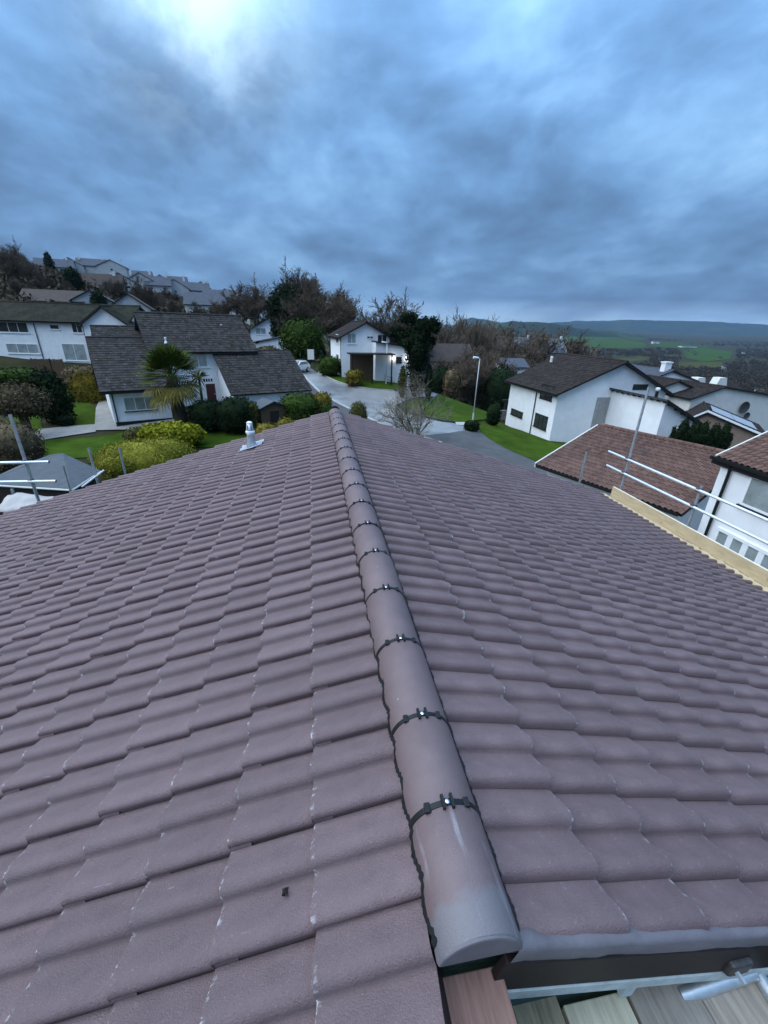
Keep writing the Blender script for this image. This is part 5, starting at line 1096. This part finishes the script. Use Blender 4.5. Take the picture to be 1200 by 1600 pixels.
# dark cypress group by the road
def cypress():
    b = W(648, 600, 50); g = gz(b[0], b[1]); t = thing('cypress_tree', (b[0], b[1], g), 'large black-green cypress with spreading top beyond the junction', 'tree')
    zt = W(645, 480, 50)[2] - g
    bl = [((0, 0, zt * .42), (1.2, 1.2, zt * .30)), ((.1, 0, zt * .62), (1.4, 1.2, zt * .24))]
    rng = random.Random(4)
    for i in range(22): a = rng.uniform(0, 6.28); rr = rng.uniform(.6, 2.5); bl.append(((rr * math.cos(a) - .25, rr * math.sin(a), zt * (rng.uniform(.62, .93) - .035 * rr)), (rng.uniform(.5, 1.1), rng.uniform(.5, 1.0), rng.uniform(.5, .95))))
    V, F = leaf_cloud(17000, bl, .15, 5, .5, .22); np_mesh('crown', V, F, 'dark_leaf', t); V, F = core_mesh(bl, .6, 2); np_mesh('inner_foliage', V, F, 'dark_leaf', t, True)
    m = MB(); m.tube([(0, 0, -.3), (0, 0, zt * .6)], [.32, .15], 8); m.tube([(.1, 0, .2), (.9, -.1, 1.2), (1.25, -.1, 2.4)], [.16, .12, .06], 7); m.tube([(-.1, 0, .1), (-.7, -.2, 1.4)], [.14, .05], 7); o = m.build('trunk', 'bark', None); o.parent = t
cypress()
cone_tree(672, 566, 49, .9, 'thin dark conifer stem right of the big cypress', n=900, size=.12)
cone_tree(630, 572, 48.5, 1.0, 'small yellowish conifer left of the big cypress', 'dkolive', 900, .12)
# palm
def palm():
    b = W(284, 660, 35.0); g = gz(b[0], b[1]); t = thing('palm_tree', (b[0], b[1], g), 'fan palm with shaggy trunk and yellowing lower fronds before the white house', 'tree')
    hc = W(272, 588, 35.0)[2] - g; m = MB(); rng = random.Random(11)
    m.tube([(0, 0, -.2), (0, 0, .6), (-.12, 0, hc * .6), (-.2, 0, hc)], [.55, .50, .48, .36], 12); o = m.build('trunk', 'palm_trunk', None, smooth=True); o.parent = t
    m = MB()
    for i in range(160):
        a = rng.uniform(0, 6.28); z = rng.uniform(.3, hc * .97); r = .50 - .08 * z / hc; p = np.array([r * math.cos(a) - .16 * z / hc, r * math.sin(a), z]); d = np.array([math.cos(a) * .10, math.sin(a) * .10, -.35]); s = np.array([-math.sin(a), math.cos(a), 0]) * .035; m.add([p - s, p + s, p + d], [(0, 1, 2)])
    o = m.build('trunk_fibre', 'palm_trunk', None); o.parent = t
    for i in range(88):
        old = i < 24; el = rng.uniform(-.85, -.05) if old else rng.uniform(-.15, 1.45); az = rng.uniform(0, 6.28); d = np.array([math.cos(az) * math.cos(el), math.sin(az) * math.cos(el), math.sin(el)])
        c = np.array([-.2, 0, hc - (.25 if old else 0)]); st = rng.uniform(1.0, 1.6); tip = c + d * st; m = MB(); m.tube([c, c + d * st * .6 + np.array([0, 0, .04]), tip], [.022, .016, .012], 4)
        side = np.cross(d, [0, 0, 1.0]); side /= np.linalg.norm(side) + 1e-6; L = rng.uniform(1.0, 1.45); up = np.cross(side, d)
        for k in range(17):
            a = (k - 8) / 8 * 1.75; v = d * math.cos(a) + side * math.sin(a); l = L * (1 - .15 * abs(k - 8) / 8); drp = np.array([0, 0, -(.34 if old else .18) * l]); w_ = np.cross(v, up) * .055
            q = tip + v * l * .6 + drp * .25; e = tip + v * l + drp; m.add([tip, q - w_, e, q + w_], [(0, 1, 2, 3)])
        o = m.build('frond', 'palm_old' if (old and rng.random() < .8) or rng.random() < .12 else 'palm', None); o.parent = t
palm()
# second, smaller palm crown right of it
def yucca():
    b = W(318, 640, 36.3); g = gz(b[0], b[1]); t = thing('cabbage_palm', (b[0], b[1], g), 'small yellowing palm right of the big fan palm', 'tree'); zt = W(312, 590, 36.3)[2] - g; rng = random.Random(3)
    m = MB(); m.tube([(0, 0, -.2), (0, 0, zt)], [.12, .09], 8); o = m.build('trunk', 'palm_trunk', None); o.parent = t
    for i in range(26):
        az, el = rng.uniform(0, 6.28), rng.uniform(-.8, 1.2); d = np.array([math.cos(az) * math.cos(el), math.sin(az) * math.cos(el), math.sin(el)]); s = np.cross(d, [0, 0, 1]); s = s / np.linalg.norm(s) * .045; c = np.array([0, 0, zt]); m = MB()
        p1, p2 = c + d * .45, c + d * .95 + np.array([0, 0, -.25]); m.add([c - s * .5, c + s * .5, p1 + s, p2, p1 - s], [(0, 1, 2, 3, 4)]); o = m.build('frond', 'palm_old' if rng.random() < .6 else 'palm', None); o.parent = t
yucca()
# bare trees: a few grown shapes, shared between the individuals
def grow(seed, H, spread=.5, levels=5, kids=(7, 5, 4, 4, 3), trunk_h=.28, r0=None, up=.25, twigr=.030):
    rng = random.Random(seed); T = MB(); Cn = MB(); r0 = r0 or H * .022
    def rnd(d, ang):
        d = np.asarray(d); t = np.cross(d, [rng.gauss(0, 1), rng.gauss(0, 1), rng.gauss(0, 1)]); t /= np.linalg.norm(t) + 1e-9; v = d * math.cos(ang) + t * math.sin(ang); v[2] += up * .3; return v / np.linalg.norm(v)
    def branch(p, d, L, r, lv):
        n = 3 if lv < 3 else 2; pts = [p]; dd = d
        for i in range(n): dd = rnd(dd, rng.uniform(.05, .28)); pts.append(pts[-1] + dd * L / n)
        rad = list(np.linspace(r, r * .45, n + 1)); (T if lv < 3 else Cn).tube(pts, rad, 7 if lv == 0 else 5 if lv < 3 else 3, cap=False)
        if lv >= levels: return
        for k in range(kids[min(lv, len(kids) - 1)]):
            f = rng.uniform(.35 if lv else .55, 1.0); f = min(f, 1.0); x = f * n; i = min(int(x), n - 1); q = pts[i] + (pts[i + 1] - pts[i]) * (x - i)
            branch(q, rnd(dd, rng.uniform(.30, .90) * (spread / .5)), L * rng.uniform(.50, .74) * (1.0 if lv else 1.25), max(r * (1 - f * .5) * rng.uniform(.35, .55), twigr), lv + 1)
    branch(np.array([0, 0, -.3]), np.array([0, 0, 1.0]), H * .36, r0, 0); return T, Cn
LIB = []
for sd, sp, lv in ((1, .5, 5), (2, .62, 5), (3, .42, 5), (4, .55, 5)):
    T, Cn = grow(sd, 10.0, sp, lv, kids=(9, 5, 5, 4, 3), r0=.26); a = T.build('trunk', 'bark', None, smooth=True); b = Cn.build('crown', 'twig', None); LIB.append((a.data, b.data)); zt = max(v[2] for v in Cn.v); LIB[-1] += (zt,); bpy.data.objects.remove(a); bpy.data.objects.remove(b)
LEAFLIB = []
for sd in range(4):                                    # last withered leaves, hung on that tree's own twigs
    rng = np.random.RandomState(sd + 20); me = LIB[sd][1]; co = np.empty(len(me.vertices) * 3, np.float32); me.vertices.foreach_get('co', co); co = co.reshape(-1, 3)
    n = 4500; P = co[rng.choice(len(co), n)] + rng.randn(n, 3) * .16; t = rng.randn(n, 3); t /= np.linalg.norm(t, axis=1)[:, None]; b_ = np.cross(t, rng.randn(n, 3)); b_ /= np.linalg.norm(b_, axis=1)[:, None]; s_ = .045 + .05 * rng.rand(n, 1)
    o = np_mesh('foliage', np.stack([P - t * s_, P - b_ * s_ * .6, P + t * s_, P + b_ * s_ * .6], 1).reshape(-1, 3), np.arange(n * 4).reshape(-1, 4), 'brownleaf'); LEAFLIB.append(o.data); bpy.data.objects.remove(o)
def bare_tree(px, pytop, Y, label, k=None, leafy=False, wide=1.0, group='bare winter trees', name='bare_tree', rz=None):
    top = W(px, pytop, Y); g = gz(top[0], top[1]); H = max(2.0, top[2] - g); rng = random.Random(int(px * 7 + pytop)); k = rng.randrange(len(LIB)) if k is None else k; s = H / LIB[k][2]
    t = thing(name, (top[0], top[1], g), label, 'tree', group, rz=rng.uniform(0, 6.28) if rz is None else rz); t.scale = (s * wide, s * wide, s)
    for nm, me in (('trunk', LIB[k][0]), ('crown', LIB[k][1])) + ((('foliage', LEAFLIB[k]),) if leafy else ()):
        o = bpy.data.objects.new(nm, me); COL.objects.link(o); o.parent = t
    return t
BT = [(385, 424, 100, 'brown-leaved tree left of the black conifer, above the white gable', 1, True, 1.2), (362, 436, 105, 'smaller brown-leaved tree at the left end of the central tree group', 0, True, 1.1),
      (452, 401, 112, 'tallest bare tree in the centre of the skyline', 1, True, 1.12), (478, 412, 106, 'broad dense bare tree right of the tallest one', 3, True, 1.12), (506, 426, 100, 'rounded dark bare tree leaning over the two white houses', 1, True, 1.12), (528, 440, 104, 'bare tree at the right end of the central group', 2, True, 1.12), (492, 436, 96, 'twiggy bare tree in front of the rounded dark one', 3, True, 1.12),
      (470, 420, 118, 'bare tree filling the gap behind the tallest one', 0, True, 1.12), (512, 446, 92, 'low dense bare tree over the round grey-green evergreen', 0, True, 1.12), (546, 455, 118, 'slender pale bare tree just right of the central group', 2, False, .6), (590, 452, 88, 'left of the two spreading bare oaks behind the white garage house', 0, False, 1.25), (618, 446, 92, 'right of the two spreading bare oaks behind the white garage house', 1, False, 1.25),
      (688, 484, 110, 'pale bare tree right of the dark cypress top', 2, False, .9), (744, 474, 125, 'thin tall bare tree standing over the horizon beside the right lamp post', 2, False, .75),
      (208, 424, 120, 'tall dark bare tree behind the ridge of the split-level house', 0, False, .75), (184, 428, 125, 'bare tree with ivy-dark stem, left of the tall dark one', 2, False, .75), (228, 436, 118, 'bare tree above the left end of the mossy ridge', 3, False, .7), (165, 432, 140, 'bare tree at the foot of the hillside terrace', 2, False, .6),
      (12, 366, 130, 'dark bare tree crowning the bank at the left edge', 1, True, 1.0), (36, 396, 128, 'lower bare tree sloping down from the left-edge crown', 0, True, .9), (-8, 380, 120, 'large brown tree cut off by the left edge', 3, True, 1.0), (68, 424, 130, 'brown bare tree on the bank below the skyline terrace', 1, True, .8), (95, 432, 135, 'brown bush-like tree below the middle of the skyline terrace', 3, True, .8), (48, 440, 112, 'low brown tree behind the mossy roof of the long white house', 0, True, .9), (14, 430, 108, 'reddish brown scrub tree at the left edge above the mossy roof', 3, True, 1.0), (262, 460, 118, 'dark brown leafy tree above the mossy ridge, left of the slate-grey roof', 1, True, .8), (140, 455, 110, 'low bare tree beside the small cream gable', 0, False, .8)]
for a in BT: bare_tree(*a)
for i, (px, py, Y) in enumerate(((75, 415, 190), (130, 430, 150), (172, 440, 135), (240, 452, 140), (255, 446, 180), (275, 452, 170), (300, 458, 165), (210, 446, 130), (105, 445, 130), (85, 448, 118), (60, 436, 125), (30, 444, 115), (310, 468, 120), (335, 462, 125), (345, 468, 118), (155, 455, 118), (120, 458, 112), (222, 455, 122))):
    bare_tree(px, py, Y, 'one of the low brown trees growing between the hillside houses', i % 4, i % 2 == 0, 1.1, group='low trees between the hillside houses')
# woods in the dip on the right: the nearer trees one by one
rngw = random.Random(77)
WOOD = [(700, 505, 120), (716, 512, 112), (732, 516, 118), (750, 508, 130), (768, 505, 140), (786, 503, 150), (803, 506, 155), (820, 508, 150), (838, 510, 158), (856, 512, 165), (874, 518, 170), (695, 530, 100), (715, 540, 92), (735, 535, 96), (752, 545, 90), (770, 540, 100), (758, 528, 112), (790, 530, 118), (722, 556, 80), (745, 560, 82), (700, 552, 86), (765, 556, 88), (835, 528, 140), (858, 532, 150), (882, 532, 160), (905, 538, 170), (680, 520, 112), (780, 520, 132), (812, 526, 135), (690, 492, 125), (708, 494, 135), (726, 497, 140), (842, 502, 170), (862, 505, 175), (826, 500, 165), (884, 512, 180), (900, 520, 185), (776, 497, 160), (760, 499, 150)]
side_words = {0: 'brown winter tree', 1: 'grey-brown bare tree', 2: 'thin bare tree', 3: 'dense twiggy tree'}
for i, (px, py, Y) in enumerate(WOOD):
    k = rngw.randrange(4); leafy = rngw.random() < .55
    bare_tree(px, py, Y, 'one of the massed brown winter trees in the dip right of the cypress', k, leafy or i % 3, rngw.uniform(1.0, 1.5), group='massed winter trees in the dip')
# evergreens among them
dome(446, 447, 96, 6.0, 'black-green conifer at the heart of the central tree group', 'dark_leaf', 6000, .3, name='conifer_tree', cat='tree', group=None)
cone_tree(430, 458, 95, 4.0, 'dark conifer shoulder left of the black-green one', n=3500, size=.28)
cone_tree(535, 480, 98, 5.0, 'small dark conifer at the right foot of the central trees', n=2000, size=.25)
cone_tree(108, 418, 140, 5.0, 'dark green conifer among the hillside houses', n=2500, size=.28); cone_tree(72, 394, 245, 4.0, 'pointed conifer on the skyline terrace', n=1500, size=.35)
cone_tree(150, 452, 105, 3.4, 'dark ivy-clad stump tree beside the small cream gable', n=1800, size=.22); cone_tree(803, 535, 140, 6.0, 'dark conifer left of the pointed pale gable', n=1500, size=.3)
dome(470, 560, 66, 2.6, 'dark hedge behind the white board by the road bend', 'dark_leaf', 1200, .18); dome(418, 541, 70, 3.5, 'brown scrub in front of the white gabled house', 'dead', 2200, .2)
# sprawling grey shrub in front of the junction
def shrub():
    b = W(648, 672, 33.0); g = gz(b[0], b[1]); t = thing('bare_shrub', (b[0], b[1], g), 'sprawling leafless grey shrub in front of the road junction', 'shrub'); zt = W(655, 590, 33.0)[2] - g; rng = random.Random(6); S = MB(); Tw = MB()
    def br(p, d, L, r, lv):
        pts = [p]; dd = d
        for i in range(3): dd = dd + np.array([rng.gauss(0, .18), rng.gauss(0, .18), rng.gauss(.04, .12)]); dd /= np.linalg.norm(dd); pts.append(pts[-1] + dd * L / 3)
        (S if lv < 2 else Tw).tube(pts, list(np.linspace(r, r * .5, 4)), 5 if lv < 2 else 3, cap=False)
        if lv < 4:
            for k in range((5, 5, 4, 3)[lv]):
                f = rng.uniform(.3, 1) * 3; i = min(int(f), 2); q = pts[i] + (pts[i + 1] - pts[i]) * (f - i); v = dd + np.array([rng.gauss(0, .6), rng.gauss(0, .6), rng.gauss(0, .4)]); br(q, v / np.linalg.norm(v), L * rng.uniform(.5, .75), max(r * .55, .007), lv + 1)
    for k in range(9):
        a = rng.uniform(0, 6.28); e = rng.uniform(.25, .9); br(np.array([rng.uniform(-.2, .2), rng.uniform(-.2, .2), -.1]), np.array([math.cos(a) * e, math.sin(a) * e, 1.0]) / math.hypot(1, e), zt * rng.uniform(.42, .62), .05, 0)
    for nm, m, mt in (('stems', S, 'bark'), ('crown', Tw, 'paletwig')): o = m.build(nm, mt, None); o.parent = t
shrub()
# ---- woodland too far to tell the trees apart
def woodland():
    rng = np.random.RandomState(9); P = []; n = 0
    px = rng.uniform(640, 1290, 12000); lr = rng.uniform(math.log(130), math.log(2600), 12000)
    for a, l in zip(px, lr):
        Y = math.exp(l); d = ray(a, 520); x = d[0] / d[1] * Y; z = gz(x, Y); c = ROT.T @ np.array([x, Y, z - CZ])
        if c[2] > 0: continue
        ix, iy = CX - FPX * c[0] / c[2], CY + FPX * c[1] / c[2]
        open_ = any(x0 < ix < x1 and y0 < iy < y1 for x0, x1, y0, y1 in ((868, 1014, 518, 547), (1062, 1150, 541, 570), (1010, 1115, 533, 546), (884, 932, 546, 559), (1056, 1132, 564, 578), (955, 1014, 557, 569)))
        if open_ and rng.rand() < .985: continue
        # hedgerows elsewhere: keep the wood patchy
        if Y > 700 and math.sin(x * .011 + Y * .004) + math.sin(Y * .013 - x * .003) < -.5 and rng.rand() < .8: continue
        P.append((x, Y, z, min(1.0 + Y / 900.0, 2.2)))
    V = []; k = 26
    for x, y, z, s in P:
        h = rng.uniform(5, 10) ; r = rng.uniform(2.5, 4.5) * s; q = rng.randn(k, 3); q /= np.linalg.norm(q, axis=1)[:, None]; q *= (.4 + .6 * rng.rand(k, 1)); c = np.array([x, y, z + h * .55]) + q * np.array([r, r, h * .5]); t = rng.randn(k, 3); t /= np.linalg.norm(t, axis=1)[:, None]; b = np.cross(t, rng.randn(k, 3)); b /= np.linalg.norm(b, axis=1)[:, None]; w_ = (.55 + .5 * rng.rand(k, 1)) * s
        V.append(np.stack([c - t * w_, c - b * w_ * .6, c + t * w_, c + b * w_ * .6], 1).reshape(-1, 3))
    V = np.concatenate(V); o = np_mesh('woodland', V, np.arange(len(V)).reshape(-1, 4), 'far_wood'); tag(o, 'brown winter woods and hedgerows covering the valley', 'woodland', kind='stuff')
woodland()
def scrub():
    """undergrowth on the bank at the upper left and round the gardens"""
    rng = np.random.RandomState(12); V = []; k = 22
    for i in range(1500):
        px = rng.uniform(-60, 380); Y = rng.uniform(72, 260); d = ray(px, 480); x = d[0] / d[1] * Y; z = gz(x, Y); h = rng.uniform(1.0, 3.2); r = rng.uniform(1.0, 2.6); q = rng.randn(k, 3); q /= np.linalg.norm(q, axis=1)[:, None]; c = np.array([x, Y, z + h * .4]) + q * np.array([r, r, h * .6]) * (.4 + .6 * rng.rand(k, 1)); t = rng.randn(k, 3); t /= np.linalg.norm(t, axis=1)[:, None]; b = np.cross(t, rng.randn(k, 3)); b /= np.linalg.norm(b, axis=1)[:, None]; w_ = .3 + .3 * rng.rand(k, 1); V.append(np.stack([c - t * w_, c - b * w_ * .6, c + t * w_, c + b * w_ * .6], 1).reshape(-1, 3))
    V = np.concatenate(V); o = np_mesh('undergrowth', V, np.arange(len(V)).reshape(-1, 4), 'brownleaf'); tag(o, 'brown scrub and brambles on the bank below the terraces', 'undergrowth', kind='stuff')
scrub()

# ================================================================== STREET AND GARDEN THINGS
def lamp(px, pyb, pyt, label, Y=None, arm=.3):
    b = G(px, pyb) if Y is None else np.append(W(px, pyb, Y)[:2], 0); b[2] = gz(b[0], b[1]); dist = math.hypot(b[0], b[1]); H = W(px, pyt, b[1])[2] - b[2]
    t = thing('street_lamp', b, label, 'street lamp', 'street lamps'); m = MB(); m.tube([b - np.array([0, 0, .2]), b + np.array([0, 0, 1.1])], .085, 12); m.build('base', 'lamp_post', t); m = MB(); m.tube([b + np.array([0, 0, 1.1]), b + np.array([0, 0, H])], [.052, .038], 12); m.build('post', 'lamp_post', t, smooth=True)
    m = MB(); top = b + np.array([0, 0, H]); m.tube([top, top + np.array([-arm, -.05, .05])], .035, 8); m.build('arm', 'lamp_post', t); m = MB(); m.tube([top + np.array([-arm * .4, 0, .06]), top + np.array([-arm - .35, -.05, .10])], [.07, .10], 8); m.build('lantern', 'frame', t)
lamp(738, 663, 560, 'tall grey street lamp on the right-hand lawn'); lamp(603, 601, 536, 'slim grey street lamp in front of the white garage house')
t = thing('inspection_slab', G(725, 664), 'white concrete slab set in the verge by the lamp post', 'slab'); b = ORG[t.name]; m = MB(); m.frame_box(b + np.array([-.9, -.6, -.05]), (1.9, -.2, 0), (.2, 1.2, 0), (0, 0, .22)); m.build('slab', 'kerb', t, bevel=.02)
# shed with hipped grey felt roof
def shed():
    R0, R1 = WZ(84, 709, CZ - 6.3), WZ(98, 708, CZ - 6.3); z = CZ - 6.95; c = (R0 + R1) / 2; q = [WZ(-30, 755, z), WZ(112, 764, z), WZ(157, 735, z)]; q.append(q[0] + q[2] - q[1]); t = thing('shed', (c[0], c[1], gz(c[0], c[1])), 'dark shed with hipped blue-grey felt roof at the left', 'shed')
    P = [np.asarray(p) for p in q]; m = MB(); m.add(P + [R0, R1], [(0, 1, 5, 4), (1, 2, 5), (2, 3, 4, 5), (3, 0, 4)]); o = m.build('roof', 'felt', t); bm = bmesh.new(); bm.from_mesh(o.data); bmesh.ops.recalc_face_normals(bm, faces=bm.faces); bm.to_mesh(o.data); bm.free()
    s = o.modifiers.new('thick', 'SOLIDIFY'); s.thickness = .08; s.offset = -1
    cc = sum(P) / 4; m = MB(); g = gz(c[0], c[1]) - .4; w_ = [cc + (p - cc) * .9 for p in P]; m.add([(p[0], p[1], g) for p in w_] + [(p[0], p[1], z - .02) for p in w_], [(0, 1, 5, 4), (1, 2, 6, 5), (2, 3, 7, 6), (3, 0, 4, 7), (4, 5, 6, 7)]); m.build('wall', 'darkwood', t)
    for i in range(4): a, b_ = P[i], P[(i + 1) % 4]; m = MB(); m.tube([a - np.array([0, 0, .06]), b_ - np.array([0, 0, .06])], .05, 6); m.build('eaves_trim', 'cream', t)
shed()
# little brown shed in front of the low roof
def small_shed():
    b = W(412, 650, 33.5); fr = Fr(b[0] - .2, 33.5, 30); g = gz(b[0], b[1]); t = thing('garden_shed', (b[0], b[1], g), 'little brown garden shed with grey felt roof beside the green domes', 'shed'); ze = W(412, 640, 33.5)[2]
    gable(t, fr, 0, 2.2, -1.7, 0, g - .3, ze, ze + .42, 'd', wall='fencewood', roof='felt', style='plain', over=.12, eave=.12, ridge=False)
    door(t, fr, 'n', 1.1, 0, g, .8, ze - g - .2, 'darkwood', 'fencewood')
small_shed()
def fence(name, label, pts, H, mat, post=1.8, n_board=11):
    P = [np.asarray(p, float) for p in pts]; t = thing(name, P[0], label, 'fence')
    for a, b in zip(P[:-1], P[1:]):
        L = np.linalg.norm((b - a)[:2]); k = max(1, round(L / post)); u = (b - a) / L
        for i in range(k + 1): q = a + u * L * i / k; m = MB(); m.box(q[0] - .05, q[0] + .05, q[1] - .05, q[1] + .05, q[2] - .2, q[2] + H + .08); m.build('post', mat, t)
        nb = max(1, int(L / .30))
        for i in range(nb): q = a + u * L * i / nb; m = MB(); m.frame_box(q + np.array([0, -.02, .05]), u * (L / nb - .02), (0, -.025, 0), (0, 0, H - .05 + .03 * (i % 2))); m.build('board', mat, t)
    return t
pf = [W(px, py, 56) for px, py in ((60, 600), (88, 600), (106, 597))]
fence('fence', 'brown board fence at the foot of the long white house', [np.array([p[0], p[1], gz(p[0], p[1])]) for p in pf], 1.9, 'fencewood')
pf = GP((684, 582), (722, 590), (764, 602))
fence('fence', 'weathered fence behind the lawn right of the cypress', [np.array([p[0], p[1], gz(p[0], p[1])]) for p in pf], 1.6, 'fencewood')
# post and rail on the far lawn
pts = [G(px, py) for px, py in ((578, 589), (590, 593), (602, 597), (612, 600))]
t = thing('rail_fence', pts[0], 'low dark post-and-rail fence on the lawn by the slim lamp', 'fence')
for p in pts: m = MB(); m.box(p[0] - .05, p[0] + .05, p[1] - .05, p[1] + .05, p[2] - .1, p[2] + .9); m.build('post', 'darkwood', t)
for a, b in zip(pts[:-1], pts[1:]):
    for z in (.4, .75): m = MB(); m.tube([a + np.array([0, 0, z]), b + np.array([0, 0, z])], .03, 5); m.build('rail', 'darkwood', t)
# gate wall and pergola left of house E
def gate():
    a = G(775, 655); t = thing('stone_wall', a, 'grey rubble wall and dark gate posts left of the black-windowed house', 'wall'); rng = random.Random(5); x0, y0, z0 = a
    for r in range(5):
        x = 0.0
        while x < 3.0:
            w_ = rng.uniform(.35, .6); m = MB(); m.box(x0 + x - 1.0, x0 + x - 1.0 + w_ - .02, y0 - .2 + rng.uniform(-.03, .03), y0 + .2, z0 - .1 + r * .24, z0 - .1 + r * .24 + .22); m.build('stone', 'stone', t); x += w_
    for px, py, h in ((786, 660, 2.1), (794, 655, 2.1)): p = W(px, py, y0 + .4); m = MB(); m.box(p[0] - .12, p[0] + .12, p[1] - .12, p[1] + .12, z0 - .6, z0 + h); m.build('post', 'darkwood', t)
    p, q = W(784, 660, y0 + .4), W(806, 655, y0 + .4); m = MB(); m.box(p[0] - .3, q[0] + .2, p[1] - .15, p[1] + .15, z0 + 2.1, z0 + 2.3); m.build('beam', 'darkwood', t)
gate()
# parked cars
def car(px, py, deg, label, paint, Y=None):
    b = G(px, py) if Y is None else W(px, py, Y); b = np.array([b[0], b[1], gz(b[0], b[1]) + .06]); t = thing('parked_car', b, label, 'car', 'parked cars', rz=math.radians(deg)); ORG[t.name] = np.zeros(3)
    prof = [(-2.05, .35), (-2.1, .75), (-1.95, .95), (-1.0, 1.02), (-.45, 1.42), (1.1, 1.45), (1.85, 1.0), (2.05, .9), (2.1, .4)]
    m = MB(); m.prism([(x, -.85, z) for x, z in prof], (0, 1.7, 0)); m.build('body', paint, t, bevel=.08)
    for s in (-1, 1): m = MB(); m.prism([(-.80, s * .853, 1.03), (-.38, s * .853, 1.36), (1.0, s * .853, 1.38), (1.5, s * .853, 1.03)], (0, s * .01, 0)); m.build('side_window', 'glass', t)
    m = MB(); m.prism([(-1.00, -.7, 1.05), (-.50, -.7, 1.41), (-.53, -.7, 1.45), (-1.03, -.7, 1.08)], (0, 1.4, 0)); m.build('windscreen', 'glass', t); m = MB(); m.prism([(1.17, -.7, 1.45), (1.80, -.7, 1.06), (1.83, -.7, 1.09), (1.2, -.7, 1.48)], (0, 1.4, 0)); m.build('rear_window', 'glass', t)
    for x in (-1.35, 1.35):
        for s in (-1, 1): m = MB(); m.tube([(x, s * .70, .32), (x, s * .88, .32)], .32, 16); wh = m.build('wheel', 'tyre', t); m = MB(); m.tube([(x, s * .881, .32), (x, s * .895, .32)], .19, 12); m.build('rim', 'galv', wh)
    for s in (-1, 1): m = MB(); m.box(-2.13, -2.04, s * .62 - .16, s * .62 + .16, .68, .82); m.build('headlight', 'frame', t); m = MB(); m.box(2.04, 2.11, s * .65 - .12, s * .65 + .12, .72, .88); m.build('tail_light', 'red', t)
car(464, 572, 60, 'small white car beyond the low tiled roof at the road bend', 'carpaint_w', 60)
# white board by the road bend
b = W(486, 565, 64); g = gz(b[0], b[1]); t = thing('notice_board', (b[0], b[1], g), 'plain white board standing in the hedge at the road bend', 'board'); zc = W(486, 553, 64)[2]
m = MB(); m.box(b[0] - .45, b[0] + .45, b[1] - .04, b[1], zc - .75, zc + .6); m.build('panel', 'cream', t)
for s in (-.5, .5): m = MB(); m.box(b[0] + s - .05, b[0] + s + .05, b[1] + .005, b[1] + .1, g - .2, zc + .7); m.build('post', 'darkwood', t)
for i, (px, py, r) in enumerate(((494, 640, .45), (501, 634, .35), (508, 645, .5), (487, 648, .35))):
    p = W(px, py, 35.0); z = gz(p[0], p[1]); bm = bmesh.new(); bmesh.ops.create_icosphere(bm, subdivisions=2, radius=r); rr = random.Random(i)
    for v in bm.verts: v.co *= 1 + rr.uniform(-.18, .18); v.co.z *= .75
    me = bpy.data.meshes.new('boulder'); bm.to_mesh(me); bm.free(); me.materials.append(MT['stone']); o = bpy.data.objects.new('boulder', me); COL.objects.link(o); o.location = (p[0], p[1], z + r * .3)
    tag(o, ('pale grey boulder on the left of the rockery by the straw-coloured tuft', 'smallest upper boulder of the rockery by the straw-coloured tuft', 'largest boulder of the rockery, nearest the small dark shrub', 'lowest boulder of the rockery beside the clipped green dome')[i], 'boulder', 'rockery boulders')

# ================================================================== AIR
bm = bmesh.new(); bmesh.ops.create_cube(bm, size=1.0); me = bpy.data.meshes.new('haze'); bm.to_mesh(me); bm.free(); o = bpy.data.objects.new('haze', me); COL.objects.link(o)
o.scale = (19800, 19800, 560); o.location = (0, 0, 130); hm = bpy.data.materials.new('valley_air'); hm.use_nodes = True; t_ = hm.node_tree; t_.nodes.clear(); pv = N(t_, 'ShaderNodeVolumePrincipled'); pv.inputs['Color'].default_value = (.42, .66, 1.0, 1); pv.inputs['Density'].default_value = 0.00005; pv.inputs['Anisotropy'].default_value = .2; out = N(t_, 'ShaderNodeOutputMaterial'); t_.links.new(pv.outputs[0], out.inputs['Volume']); me.materials.append(hm); tag(o, 'thin blue air over the valley', 'haze', kind='stuff')
